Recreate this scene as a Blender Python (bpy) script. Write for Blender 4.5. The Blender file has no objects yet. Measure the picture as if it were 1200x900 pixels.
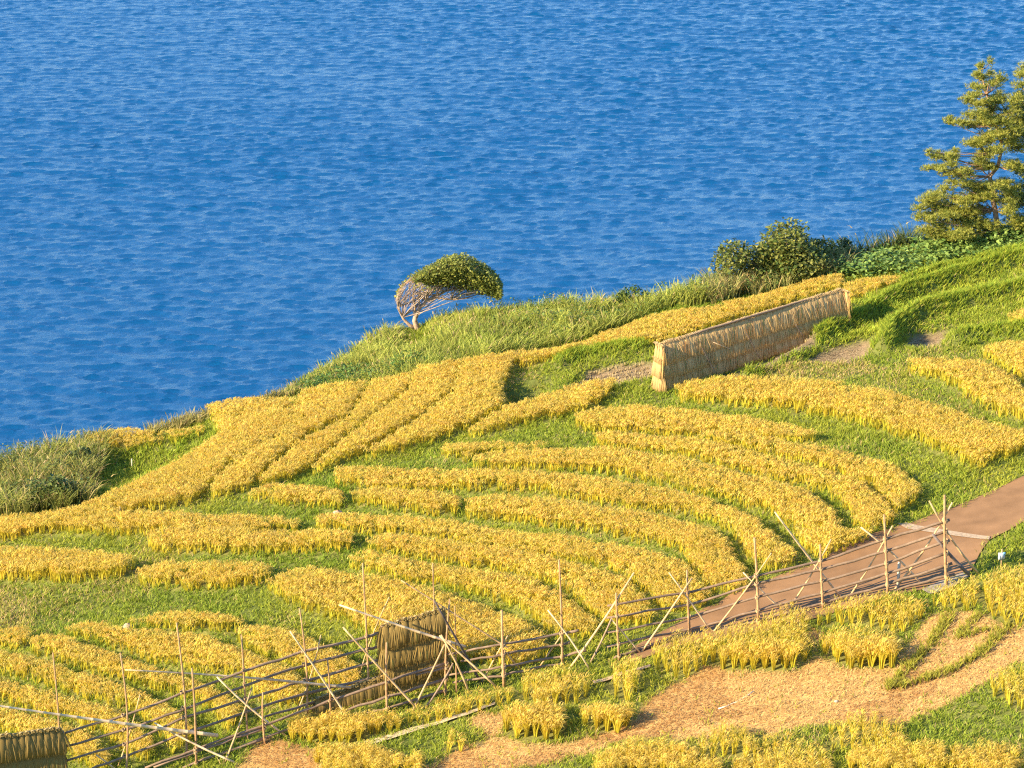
import bpy, math, random
import numpy as np
from math import radians, sin, cos, tan, pi, sqrt, atan2

S = bpy.context.scene
C = S.collection
rng = np.random.default_rng(7)
random.seed(7)

# ------------------------------------------------------------------ camera
CAM_Z, PITCH, HFOV = 45.0, radians(17.5), radians(20.0)
cam_d = bpy.data.cameras.new('camera')
cam = bpy.data.objects.new('camera', cam_d); C.objects.link(cam)
cam.location = (0, 0, CAM_Z); cam.rotation_euler = (pi/2-PITCH, 0, 0)
cam_d.sensor_width = 36; cam_d.lens = 18/tan(HFOV/2)
cam_d.clip_start = 1; cam_d.clip_end = 20000
S.camera = cam
# ------------------------------------------------------------------ light
SUN_AZ = radians(-116)          # measured clockwise from +y
SUN_EL = radians(24)
W = bpy.data.worlds.new('World'); S.world = W; W.use_nodes = True
nt = W.node_tree
sky = nt.nodes.new('ShaderNodeTexSky'); sky.sky_type = 'NISHITA'; sky.sun_disc = False
sky.sun_elevation = SUN_EL; sky.sun_rotation = SUN_AZ; sky.air_density = 1.0; sky.dust_density = 0.0; sky.ozone_density = 6.0
bg = nt.nodes['Background']; bg.inputs[1].default_value = 0.14
nt.links.new(sky.outputs[0], bg.inputs[0])
sd = bpy.data.lights.new('sun', 'SUN'); sd.energy = 4.9; sd.angle = radians(0.6); sd.color = (1.0, 0.82, 0.54)
so = bpy.data.objects.new('sun', sd); C.objects.link(so)
to_sun = np.array([sin(SUN_AZ)*cos(SUN_EL), cos(SUN_AZ)*cos(SUN_EL), sin(SUN_EL)])
from mathutils import Vector, Matrix
so.rotation_euler = Vector(to_sun).to_track_quat('Z', 'Y').to_euler()
so.location = (-40, 60, 60)
S.view_settings.view_transform = 'Standard'; S.view_settings.look = 'None'
S.view_settings.exposure = 1.36; S.view_settings.gamma = 1
S.cycles.use_denoising = False; S.cycles.filter_width = 1.2
S.cycles.max_bounces = 6; S.cycles.diffuse_bounces = 3; S.cycles.glossy_bounces = 3; S.cycles.transparent_max_bounces = 4

# ------------------------------------------------------------------ survey: where things of the photo stand
FPX = 600/tan(HFOV/2)
def rays(uv):
    uv = np.atleast_2d(np.asarray(uv, float))
    a = (uv[:, 0]-600)/FPX; b = -(uv[:, 1]-450)/FPX
    return np.stack([a, cos(PITCH)+b*sin(PITCH), -sin(PITCH)+b*cos(PITCH)], 1)
def to_px(P):
    P = np.atleast_2d(P)
    x, y, z = P[:, 0], P[:, 1], P[:, 2]-CAM_Z
    dz = y*cos(PITCH)-z*sin(PITCH); up = y*sin(PITCH)+z*cos(PITCH)
    return np.stack([600+FPX*x/dz, 450-FPX*up/dz], 1)
ctrl = [(0,900,74),(300,900,72.5),(600,900,70),(900,900,68),(1200,900,66),
        (0,760,81),(300,760,79),(600,760,77),(900,760,74),(1200,760,72),
        (0,600,95),(300,600,92),(600,600,88),(900,600,86),(1200,600,83),
        (0,530,102),(250,500,103),(450,430,105),(600,400,105),(800,400,101),(1000,400,97.5),(1200,400,95),
        (800,345,108),(1000,310,109),(1200,275,110),(600,480,96),(1200,500,88)]
cp = []
for u, v, D in ctrl:
    r = rays([(u, v)])[0]; t = D/r[1]; cp.append((r[0]*t, D, CAM_Z+r[2]*t))
cp = np.array(cp)
def basis(x, y):
    X = x/20; Y = (y-88)/20
    return np.stack([np.ones_like(X), X, Y, X*X, X*Y, Y*Y, Y*Y*X, X*X*Y], -1)
coef = np.linalg.lstsq(np.vstack([basis(cp[:, 0], cp[:, 1]), 0.3*np.eye(8)*np.array([0,0,0,1,1,1,2,2])[:, None]]), np.concatenate([cp[:, 2], np.zeros(8)]), rcond=None)[0]
def zbase(x, y):
    x = np.asarray(x, float); y = np.asarray(y, float)
    xc = np.clip(x, -20, 24); yc = np.clip(y, 64, 113)
    return basis(xc, yc)@coef + np.maximum(0, x-24)*0.06 + np.minimum(0, x+20)*0.02 + np.maximum(0, 64-y)*0.28
def ground_px(uv):
    r = rays(uv); t = np.full(len(r), 92.0)
    for _ in range(60):
        z = zbase(r[:, 0]*t, r[:, 1]*t); t = 0.5*t+0.5*(CAM_Z-z)/(-r[:, 2])
    return r*t[:, None]+np.array([0, 0, CAM_Z])
edge_px = [(-300,572),(-60,556),(0,548),(60,533),(130,517),(200,500),(260,482),(330,460),(400,424),(440,398),(480,384),(560,372),(650,366),(740,363),(800,355),(850,335),(900,322),(1000,303),(1060,290),(1120,280),(1200,264),(1320,245),(1500,225)]
EP = ground_px(edge_px)
def edge_y(x):
    return np.interp(x, EP[:, 0], EP[:, 1])
def inside(poly, X, Y):
    poly = np.asarray(poly, float); r = np.zeros(X.shape, bool); n = len(poly)
    for i in range(n):
        x0, y0 = poly[i]; x1, y1 = poly[(i+1) % n]
        if y0 == y1: continue
        c = ((y0 > Y) != (y1 > Y)) & (X < (x1-x0)*(Y-y0)/(y1-y0)+x0)
        r ^= c
    return r
def vnoise(x, y, s, seed=0):
    """smooth value noise of cell size s"""
    x = np.asarray(x)/s+1000+seed*17.3; y = np.asarray(y)/s+1000+seed*9.1
    xi = np.floor(x).astype(np.int64); yi = np.floor(y).astype(np.int64); fx = x-xi; fy = y-yi
    fx = fx*fx*(3-2*fx); fy = fy*fy*(3-2*fy)
    def h(a, b):
        v = np.sin(a*127.1+b*311.7+seed*74.7)*43758.5453
        return v-np.floor(v)
    return (h(xi,yi)*(1-fx)+h(xi+1,yi)*fx)*(1-fy)+(h(xi,yi+1)*(1-fx)+h(xi+1,yi+1)*fx)*fy

# ------------------------------------------------------------------ outlines read off the photograph (seen outline of each plot)
def TB(T, B): return list(T)+list(B)[::-1]
# (label, polygon, rice height m)
STRIPS = [
 ('long golden rice terrace sweeping right from the foot of the big straw wall', TB([(788,450),(855,444),(924,446),(970,450),(1016,458),(1085,475),(1123,488),(1162,500),(1200,507),(1250,518)],[(797,471),(866,476),(924,481),(970,488),(1016,502),(1066,517),(1108,534),(1139,552),(1150,548),(1200,530),(1250,530)]), .50),
 ('curved rice terrace at the right edge, between the two green banks above the longest terrace', TB([(1058,425),(1104,421),(1154,429),(1181,442),(1200,458),(1250,490)],[(1064,437),(1104,451),(1127,465),(1154,479),(1181,490),(1250,508)]), .45),
 ('short rice terrace at the right edge just below a bare patch of stubble', TB([(1146,408),(1170,404),(1200,402),(1250,400)],[(1152,419),(1177,435),(1200,444),(1250,455)]), .42),
 ('tiny tip of a rice terrace highest up on the right edge of the hillside', TB([(1179,369),(1200,364),(1250,360)],[(1181,377),(1192,389),(1250,398)]), .42),
 ('short straight rice terrace, the first one under the left end of the straw wall', TB([(673,490),(700,481),(750,477),(800,482),(867,490),(917,498),(952,508)],[(677,507),(733,510),(800,514),(820,514),(883,517),(933,522),(955,521)]), .42),
 ('outermost curved rice terrace bending down to the road beside the widest green bank', TB([(817,508),(867,512),(917,519),(960,527),(1000,537),(1033,546),(1060,559),(1080,578)],[(820,522),(900,537),(960,552),(1000,565),(1027,579),(1038,594),(1047,606),(1069,592)]), .42),
 ('second curved rice terrace in from the wide green bank', TB([(692,512),(717,509),(800,517),(867,527),(933,544),(973,556),(1007,567),(1030,583),(1047,607)],[(697,526),(767,536),(800,540),(883,559),(933,570),(967,580),(987,595),(1000,624),(1017,632),(1047,615)]), .42),
 ('third curved rice terrace, broad where it meets the red road near the tall crossed poles', TB([(547,539),(600,530),(667,530),(733,531),(800,542),(867,557),(917,567),(950,580),(973,600),(990,627),(1040,617)],[(557,551),(633,554),(700,556),(750,564),(800,578),(867,591),(900,602),(927,624),(950,651),(967,655),(1040,625)]), .42),
 ('short rice strip with a ragged right end above the third curved terrace', TB([(510,527),(550,521),(600,520),(636,522)],[(515,539),(548,541),(560,535),(600,532),(640,532)]), .36),
 ('long curved rice terrace starting in a point beside the green hollow in the middle', TB([(392,553),(400,551),(500,554),(600,556),(667,558),(733,566),(800,579),(843,592),(877,606),(907,630),(944,660)],[(395,572),(433,576),(517,579),(600,575),(667,584),(733,598),(800,604),(840,614),(860,631),(877,658),(897,673),(910,671)]), .42),
 ('short stubby rice plot next to a pink stone, right of it', TB([(408,580),(450,574),(483,576),(537,583)],[(410,592),(450,599),(500,604),(538,604)]), .42),
 ('curved rice terrace that begins beside the short stubby plot and ends at the road fence', TB([(543,588),(583,581),(650,587),(700,595),(767,604),(800,612),(820,617),(847,633),(863,660),(882,690)],[(547,606),(600,610),(650,619),(700,625),(750,635),(783,642),(800,652),(810,672),(827,692),(850,699),(880,693)]), .42),
 ('long curved rice terrace running right from the pink stone', TB([(365,605),(400,605),(467,609),(533,614),(633,627),(683,634),(733,642),(767,652),(800,662),(820,688),(835,706)],[(370,622),(433,629),(517,637),(600,650),(650,659),(700,668),(733,682),(760,704),(777,719),(815,714)]), .42),
 ('curved rice terrace starting at the small dark gap, below the one with the pink stone', TB([(428,638),(450,628),(517,636),(583,641),(633,652),(683,666),(733,681),(755,705),(772,724)],[(433,649),(517,661),(583,670),(633,684),(667,699),(690,718),(707,732),(762,734)]), .42),
 ('curved rice terrace that ends behind the tall upright pole right of the small straw stack', TB([(407,655),(433,649),(500,662),(567,671),(617,679),(653,696),(683,716),(702,734)],[(410,666),(467,682),(533,692),(600,709),(633,729),(647,749),(695,748)]), .42),
 ('wide rounded rice plot directly behind the small straw stack', TB([(310,685),(330,676),(367,669),(400,676),(450,679),(500,690),(567,710),(617,733),(640,755)],[(313,697),(350,715),(400,727),(440,750),(520,780),(600,785),(642,770)]), .45),
 ('small oblong rice plot left of and above the pink stone', TB([(287,580),(310,572),(350,572),(398,576)],[(290,588),(343,595),(399,596)]), .42),
 ('rice row left of the pink stone with a dark gap at its right end', TB([(77,614),(133,604),(233,605),(347,607)],[(77,628),(167,631),(283,629),(351,621)]), .42),
 ('thick rice row with its stalks showing, under the gap left of the pink stone', TB([(166,632),(200,622),(300,624),(400,626),(414,630)],[(170,643),(187,650),(300,651),(400,649),(414,646)]), .48),
 ('rice plot cut off by the left edge, above the wide green meadow', TB([(-50,645),(0,646),(100,647),(163,658)],[(-50,682),(0,681),(67,684),(133,682),(160,670)]), .50),
 ('lone oblong rice plot in the wide green meadow on the left', TB([(155,673),(183,664),(300,662),(325,668)],[(167,690),(217,692),(283,692),(313,685)]), .48),
 ('short rice row beside the pale stone on the left', TB([(151,729),(200,719),(260,721),(288,733)],[(153,739),(200,742),(267,744),(285,739)]), .40),
 ('rice terrace running down right from below the pale stone', TB([(67,737),(100,732),(150,739),(233,746),(283,767),(333,787),(367,813)],[(70,745),(133,762),(183,779),(233,789),(283,799),(300,819),(340,832)]), .42),
 ('rice terrace passing behind the left rails, beside the end of the horizontal white pole', TB([(267,741),(300,737),(350,746),(400,766),(425,790)],[(270,751),(293,768),(350,789),(383,809),(412,812)]), .42),
 ('second lowest-left rice terrace from the pale stone, with green gaps on both sides', TB([(22,757),(50,749),(117,762),(167,782),(233,799),(283,827)],[(23,765),(83,784),(133,798),(200,812),(250,835),(267,862)]), .42),
 ('rice terrace curving out of the left edge between two thin green gaps', TB([(-50,760),(0,766),(33,774),(83,789),(133,802),(200,829),(233,860)],[(-50,785),(0,792),(50,805),(100,822),(150,835),(183,855),(200,885)]), .42),
 ('small rice tuft plot beside the brown dry spot at the left edge', TB([(-50,740),(0,741),(27,736),(40,742)],[(-50,757),(0,757),(20,764),(38,754)]), .40),
 ('rice terrace above the long pole at the left edge', TB([(-50,793),(0,799),(67,816),(133,836),(183,867)],[(-50,822),(0,825),(67,845),(117,862),(150,889),(172,892)]), .42),
 ('lowest rice terrace at the left, just over the straw-hung rack in the corner', TB([(-50,825),(0,832),(67,851),(110,868),(132,890)],[(-50,857),(0,862),(60,880),(100,902),(120,915)]), .42),
 # upper slope
 ('leftmost lobe of dense rice, its edge against the green hollow by the shore', [(240,484),(270,474),(345,472),(338,495),(330,515),(290,540),(252,565),(225,592),(150,606),(77,622),(0,636),(-50,640),(-50,619),(0,613),(67,607),(117,593),(143,578),(200,550),(258,512)], .42),
 ('dense rice lobe with a sharp crease on its left, second from the shore hollow', [(345,480),(356,462),(430,452),(404,495),(350,522),(322,545),(292,576),(245,588),(255,565),(300,535),(334,512)], .44),
 ('dense rice lobe in the middle of the upper slope, third from the shore hollow', [(435,450),(482,446),(473,465),(440,490),(400,522),(345,560),(295,578),(325,547),(352,524),(408,499)], .44),
 ('dense rice lobe on the upper slope below the wind-bent tree, fourth from the shore hollow', [(485,440),(538,433),(524,470),(480,502),(420,535),(350,562),(405,522),(443,492),(478,466)], .44),
 ('dense rice lobe bordering the dark green hollow on the upper slope', [(540,430),(600,425),(598,438),(587,455),(588,481),(560,500),(500,522),(400,548),(425,537),(484,504),(528,470)], .44),
 ('thin golden rice band along the shore grass, running behind the straw wall', [(470,440),(533,427),(600,417),(673,405),(707,391),(767,370),(833,361),(900,345),(985,323),(985,343),(900,364),(767,407),(700,408),(660,425),(600,432),(540,440)], .36),
 ('wedge of rice between the green hollow and the grassy track', [(540,508),(590,483),(623,470),(667,453),(700,448),(727,450),(727,456),(687,483),(627,496),(560,514)], .42),
 ('golden rice band behind the right end of the straw wall', [(985,336),(1030,326),(1068,322),(1040,340),(1000,352),(985,355)], .36),
 ('small golden rice patch near the shore beside the white stake', [(94,512),(110,503),(150,502),(185,505),(240,497),(240,506),(180,517),(130,525),(105,523)], .36),
]
# rice plots of the nearest field, where single plants can be told apart
PLOTS = [
 ('tall golden rice plant in the long clump under the rails, left of the dry round clump', TB([(832,743),(867,731),(933,729),(950,745)],[(833,773),(850,786),(900,788),(933,784),(948,771)]), .70),
 ('tall golden rice plant in the round clump standing on the bare ground', TB([(962,748),(993,733),(1033,735),(1057,750)],[(967,768),(990,783),(1027,784),(1052,782)]), .72),
 ('golden rice plant in the small clump tucked against the bottom rail', TB([(880,728),(920,711),(952,718)],[(886,740),(950,741)]), .55),
 ('golden rice plant in the broad clump behind the round one', TB([(957,717),(1007,702),(1050,697),(1085,708)],[(960,735),(1000,733),(1053,741),(1087,722)]), .60),
 ('golden rice plant in the clump between the last post and the corner field', TB([(1088,700),(1117,685),(1143,680)],[(1097,718),(1133,719),(1147,711)]), .55),
 ('golden rice plant in the big corner clump below the small white sign', TB([(1138,690),(1167,672),(1200,669),(1250,665)],[(1153,718),(1167,729),(1200,736),(1250,742)]), .65),
 ('golden rice plant in the wide clump behind the two small round ones', TB([(603,802),(622,788),(664,784),(699,803)],[(609,822),(631,833),(683,824),(702,815)]), .60),
 ('golden rice plant in the left one of the two small round clumps', TB([(580,842),(609,828),(661,831)],[(595,863),(611,870),(642,870),(661,862)]), .66),
 ('golden rice plant in the small mop-shaped clump with a shadow to its right', TB([(672,836),(694,824),(743,831)],[(677,851),(694,860),(721,862),(742,850)]), .66),
 ('golden rice plant in the narrow upright clump above the mop-shaped one', TB([(712,783),(748,772),(757,778)],[(708,816),(727,826),(741,820),(757,785)]), .60),
 ('golden rice plant in the clump at the foot of the crossed grey and white poles', TB([(743,771),(774,754),(828,737)],[(774,786),(787,796),(809,795),(829,777)]), .62),
 ('golden rice plant in the thin row along the pale path edge', TB([(467,838),(517,822),(557,809),(602,801)],[(477,854),(533,845),(560,835),(600,829)]), .52),
 ('golden rice plant in the row at the foot of the straw-hung rack', TB([(333,842),(385,836),(470,838)],[(340,869),(371,873),(413,872),(474,856)]), .56),
 ('golden rice plant in the bottom row left of the green patch', TB([(362,874),(427,871),(489,889)],[(380,915),(492,915)]), .50),
 ('golden rice plant in the lone little tuft on the green patch', [(514,872),(530,859),(548,866),(545,884),(522,886)], .40),
 ('golden rice plant in the clump at the bottom edge under the two round clumps', TB([(700,885),(742,869),(800,876),(842,892)],[(700,915),(842,915)]), .50),
 ('golden rice plant in the small bottom clump right of the stick on the ground', TB([(820,862),(845,848),(880,856)],[(822,890),(880,890)]), .45),
 ('golden rice plant in the bottom row under the stick on the ground', TB([(862,874),(920,862),(972,880)],[(862,915),(972,915)]), .45),
 ('golden rice plant in the clump on the lower edge of the bare ground', TB([(970,850),(1010,835),(1058,848)],[(975,880),(1058,882)]), .48),
 ('golden rice plant in the clump at the bottom edge left of the green slope', TB([(990,880),(1050,862),(1110,878)],[(1000,915),(1102,915)]), .48),
 ('golden rice plant in the clump at the bottom edge under the green slope', TB([(1112,880),(1150,864),(1190,880)],[(1112,915),(1190,915)]), .48),
 ('golden rice plant in the patch at the right edge beyond the bare ground', TB([(1158,795),(1185,780),(1250,775)],[(1165,820),(1200,838),(1250,850)]), .48),
]
DIRT = [
 [(470,915),(520,890),(548,874),(590,866),(620,874),(662,872),(700,862),(742,848),(760,820),(800,797),(830,778),(850,787),(930,788),(960,770),(990,783),(1050,783),(1060,760),(1090,722),(1140,717),(1170,730),(1250,740),(1250,775),(1190,778),(1160,798),(1110,826),(1050,852),(1000,848),(960,850),(900,862),(860,855),(830,868),(740,866),(700,880),(600,905),(560,915)],
 [(548,850),(560,836),(600,838),(585,862),(570,868)],
 [(275,905),(300,868),(330,866),(370,880),(380,910)],
 [(945,742),(960,735),(966,748),(950,760)],
]
STUBBLE = [ [(672,453),(690,432),(730,424),(770,420),(772,436),(735,448),(700,455)],
            [(940,420),(985,402),(1022,396),(1016,418),(975,425)],
            [(1058,404),(1075,388),(1108,382),(1106,402),(1085,410)],
            [(842,440),(900,420),(935,400),(960,405),(900,438),(870,446)]]
ROAD = [(1300,505),(1200,558),(1120,594),(1075,612),(1053,619),(1000,641),(955,662),(900,682),(850,703),(800,728),(765,746),(735,763),(728,772),(742,776),(800,757),(880,745),(960,724),(1040,702),(1092,690),(1108,690),(1138,672),(1148,650),(1160,634),(1200,612),(1300,560)]
HOLLOW = [[(588,457),(643,447),(623,470),(592,481)]]

POLY_STRIP = [p for _, p, _ in STRIPS]

# ------------------------------------------------------------------ terrain grid
GX0, GX1, GY0, GY1, GD = -23.0, 24.5, 62.0, 122.0, 0.15
gx = np.arange(GX0, GX1, GD); gy = np.arange(GY0, GY1, GD)
MX, MY = np.meshgrid(gx, gy)
MZ0 = zbase(MX, MY)
gpx = to_px(np.stack([MX.ravel(), MY.ravel(), MZ0.ravel()], 1))
GU = gpx[:, 0].reshape(MX.shape); GV = gpx[:, 1].reshape(MX.shape)
GVR = to_px(np.stack([MX.ravel(), MY.ravel(), MZ0.ravel()+.11], 1))[:, 1].reshape(MX.shape)
def scale_at(y): return FPX/(y/cos(radians(19)))*0.95
def upright(g, u, v, w=0.0):
    """offset from g to the point of g's upright plane under pixel (u, v), moved w back"""
    q = rays(np.stack([np.atleast_1d(u), np.atleast_1d(v)], 1).astype(float)); P = q*(g[1]/q[:, 1])[:, None]+[0, 0, CAM_Z]-g
    P[:, 1] += w; P[:, 2] -= np.asarray(w)*.27
    return P
def scales(g):
    a = to_px([g])[0]; b = to_px([g+np.array([0, 0, 2.0])])[0]; sl = sqrt(g[1]**2+(CAM_Z-g[2])**2+g[0]**2); return FPX/sl, (a[1]-b[1])/2
def planted(poly, h, U, V, Y, er=.58):
    top = V-h*er*scale_at(Y)
    return inside(poly, U, V) & inside(poly, U, top)
rice_mask = np.zeros(MX.shape, bool)
onland = MY < edge_y(MX)+1
for lb, p, h in STRIPS: rice_mask |= planted(p, h, GU, GVR, MY, .22 if 'lobe' in lb else .58) & onland
plot_mask = np.zeros(MX.shape, bool)
for _, p, h in PLOTS: plot_mask |= planted(p, h, GU, GV, MY)
dirt_mask = np.zeros(MX.shape, bool)
for p in DIRT: dirt_mask |= inside(p, GU, GV)
stub_mask = np.zeros(MX.shape, bool)
for p in STUBBLE: stub_mask |= inside(p, GU, GV)
road_mask = inside(ROAD, GU, GV)
def blur(a, n, it=2):
    a = a.astype(float)
    for _ in range(it):
        for ax in (0, 1):
            c = np.cumsum(np.pad(a, [(n+1, n) if i == ax else (0, 0) for i in (0, 1)], mode='edge'), axis=ax)
            a = (np.take(c, range(2*n+1, c.shape[ax]), ax)-np.take(c, range(0, c.shape[ax]-2*n-1), ax))/(2*n+1)
    return a
flat = np.clip(blur(road_mask | dirt_mask, 2), 0, 1)
bump = (vnoise(MX, MY, 2.2, 1)-.5)*.16+(vnoise(MX, MY, .6, 2)-.5)*.07
# the sea bank: land falls away beyond the shore line
over = MY-edge_y(MX)
def fall(o): return np.where(o > 0, np.minimum(o*0.75, 19.5), 0)
MZ = MZ0+0.16*blur(rice_mask, 1, 2)-0.14*blur(stub_mask, 2, 1)-0.20*blur(sum(inside(p, GU, GV).astype(float) for p in HOLLOW), 2, 1)+bump*(1-flat)+bump*flat*0.2-fall(over)
RIDGES = [([(876,446),(905,432),(945,408),(1000,380),(1050,352),(1120,328),(1215,306)], .5, .24), ([(1035,412),(1042,392),(1075,374),(1130,358),(1215,340)], .5, .22), ([(948,428),(985,420),(1020,412),(1036,404)], -.0, .2),
          ([(1060,338),(1100,322),(1150,312),(1215,300)], .4, .2), ([(655,432),(670,424),(700,418),(750,412)], .30, .25), ([(1120,405),(1150,398),(1215,392)], .4, .2), ([(905,405),(950,385),(1000,362),(1030,350)], .3, .2), ([(880,530),(960,520),(1040,545),(1100,580)], .10, .5)]
for line, hh, ww in RIDGES:
    G = ground_px(line)[:, :2]; D = np.full(MX.shape, 1e9)
    for a_, b_ in zip(G[:-1], G[1:]):
        d_ = b_-a_; t_ = np.clip(((MX-a_[0])*d_[0]+(MY-a_[1])*d_[1])/(d_@d_), 0, 1)
        D = np.minimum(D, (MX-a_[0]-t_*d_[0])**2+(MY-a_[1]-t_*d_[1])**2)
    MZ = MZ+hh*np.exp(-D/(2*ww*ww))
MZ = MZ-.45*blur(inside([(118,590),(112,560),(135,530),(240,508),(245,518),(200,545),(140,572)], GU, GV), 4, 2)-.2*blur(stub_mask, 2, 1)-.25*blur(sum(inside(p, GU, GV).astype(float) for p in HOLLOW), 2, 1)
def gz(x, y):
    x = np.asarray(x, float); y = np.asarray(y, float)
    fx = np.clip((x-GX0)/GD, 0, len(gx)-1.001); fy = np.clip((y-GY0)/GD, 0, len(gy)-1.001)
    i = fx.astype(int); j = fy.astype(int); a = fx-i; b = fy-j
    z = (MZ[j, i]*(1-a)+MZ[j, i+1]*a)*(1-b)+(MZ[j+1, i]*(1-a)+MZ[j+1, i+1]*a)*b
    return z
def gnd(u, v):
    """ground point under a photograph pixel"""
    p = ground_px([(u, v)])[0]; return np.array([p[0], p[1], float(gz(p[0], p[1]))])

# ------------------------------------------------------------------ mesh helpers
def np_mesh(name, V, F, col=None, mats=(), smooth=False, quads=False):
    me = bpy.data.meshes.new(name)
    V = np.asarray(V, np.float32); F = np.asarray(F, np.int32)
    k = F.shape[1]
    me.vertices.add(len(V)); me.vertices.foreach_set('co', V.ravel())
    me.loops.add(F.size); me.loops.foreach_set('vertex_index', F.ravel())
    me.polygons.add(len(F)); me.polygons.foreach_set('loop_start', np.arange(0, F.size, k, dtype=np.int32))
    me.polygons.foreach_set('loop_total', np.full(len(F), k, np.int32))
    if smooth: me.polygons.foreach_set('use_smooth', np.ones(len(F), bool))
    if col is not None:
        a = me.color_attributes.new('col', 'FLOAT_COLOR', 'POINT')
        c = np.ones((len(V), 4), np.float32); c[:, :3] = col; a.data.foreach_set('color', c.ravel())
    for m in mats: me.materials.append(m)
    me.update(calc_edges=True)
    return me
def link(name, me, parent=None, loc=None):
    o = bpy.data.objects.new(name, me); C.objects.link(o)
    if parent is not None: o.parent = parent
    if loc is not None: o.location = loc
    return o
def tag(o, label=None, cat=None, group=None, kind=None):
    if label: o['label'] = label
    if cat: o['category'] = cat
    if group: o['group'] = group
    if kind: o['kind'] = kind
    return o
def empty(name, loc):
    o = bpy.data.objects.new(name, None); C.objects.link(o); o.location = loc; o.empty_display_size = .3
    return o
class Soup:
    """collects triangle pieces into one mesh"""
    def __init__(s): s.V = []; s.F = []; s.C = []; s.n = 0
    def add(s, V, F, col):
        V = np.asarray(V, float); s.V.append(V); s.F.append(np.asarray(F)+s.n)
        s.C.append(np.broadcast_to(np.asarray(col, float), (len(V), 3))); s.n += len(V)
    def mesh(s, name, mat, origin=(0, 0, 0), smooth=False):
        V = np.concatenate(s.V)-np.asarray(origin)
        return np_mesh(name, V, np.concatenate(s.F), np.concatenate(s.C), [mat], smooth)
def blades(base, H, off, droop, width, c0, c1, k=3, power=1.6, side=None, cpow=1.0):
    n = len(base); base = np.asarray(base, float)
    H = np.broadcast_to(H, (n,)); droop = np.broadcast_to(droop, (n,)); width = np.broadcast_to(width, (n,))
    c0 = np.broadcast_to(c0, (n, 3)); c1 = np.broadcast_to(c1, (n, 3))
    if side is None: side = rng.uniform(0, pi, n)
    sx, sy = np.cos(side), np.sin(side)
    V = np.empty((n, 2*k+1, 3)); Cc = np.empty((n, 2*k+1, 3))
    for i in range(k+1):
        t = i/k
        c = base.copy(); c[:, 0] += off[:, 0]*t**power; c[:, 1] += off[:, 1]*t**power
        c[:, 2] += H*t-droop*t**3
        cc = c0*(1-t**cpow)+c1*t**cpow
        if i < k:
            w = width*0.5*(1-0.45*t)
            V[:, 2*i] = c; V[:, 2*i, 0] -= sx*w; V[:, 2*i, 1] -= sy*w
            V[:, 2*i+1] = c; V[:, 2*i+1, 0] += sx*w; V[:, 2*i+1, 1] += sy*w
            Cc[:, 2*i] = cc; Cc[:, 2*i+1] = cc
        else:
            V[:, 2*k] = c; Cc[:, 2*k] = cc
    T = []
    for i in range(k-1):
        a = 2*i; T += [(a, a+1, a+3), (a, a+3, a+2)]
    T.append((2*k-2, 2*k-1, 2*k))
    T = np.array(T)
    F = (np.arange(n)[:, None, None]*(2*k+1)+T[None]).reshape(-1, 3)
    return V.reshape(-1, 3), F, Cc.reshape(-1, 3)
def tube(pts, rad, n=7, ends=True):
    pts = np.asarray(pts, float); m = len(pts); rad = np.broadcast_to(rad, (m,))
    V = []; prev = None
    for i in range(m):
        d = pts[min(i+1, m-1)]-pts[max(i-1, 0)]; d = d/np.linalg.norm(d)
        if prev is None:
            a = np.array([0, 0, 1.0]) if abs(d[2]) < .9 else np.array([1.0, 0, 0]); e = np.cross(d, a)
        else: e = prev-d*np.dot(prev, d)
        e = e/np.linalg.norm(e); prev = e; f = np.cross(d, e)
        th = np.arange(n)*2*pi/n
        V.append(pts[i]+rad[i]*(np.cos(th)[:, None]*e+np.sin(th)[:, None]*f))
    V = np.concatenate(V); F = []
    for i in range(m-1):
        for j in range(n):
            a = i*n+j; b = i*n+(j+1) % n; c = a+n; d = b+n
            F += [(a, b, d), (a, d, c)]
    if ends:
        V = np.vstack([V, pts[0], pts[-1]]); q = len(V)-2
        for j in range(n):
            F.append((q, (j+1) % n, j)); F.append((q+1, (m-1)*n+j, (m-1)*n+(j+1) % n))
    return V, np.array(F)

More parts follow.
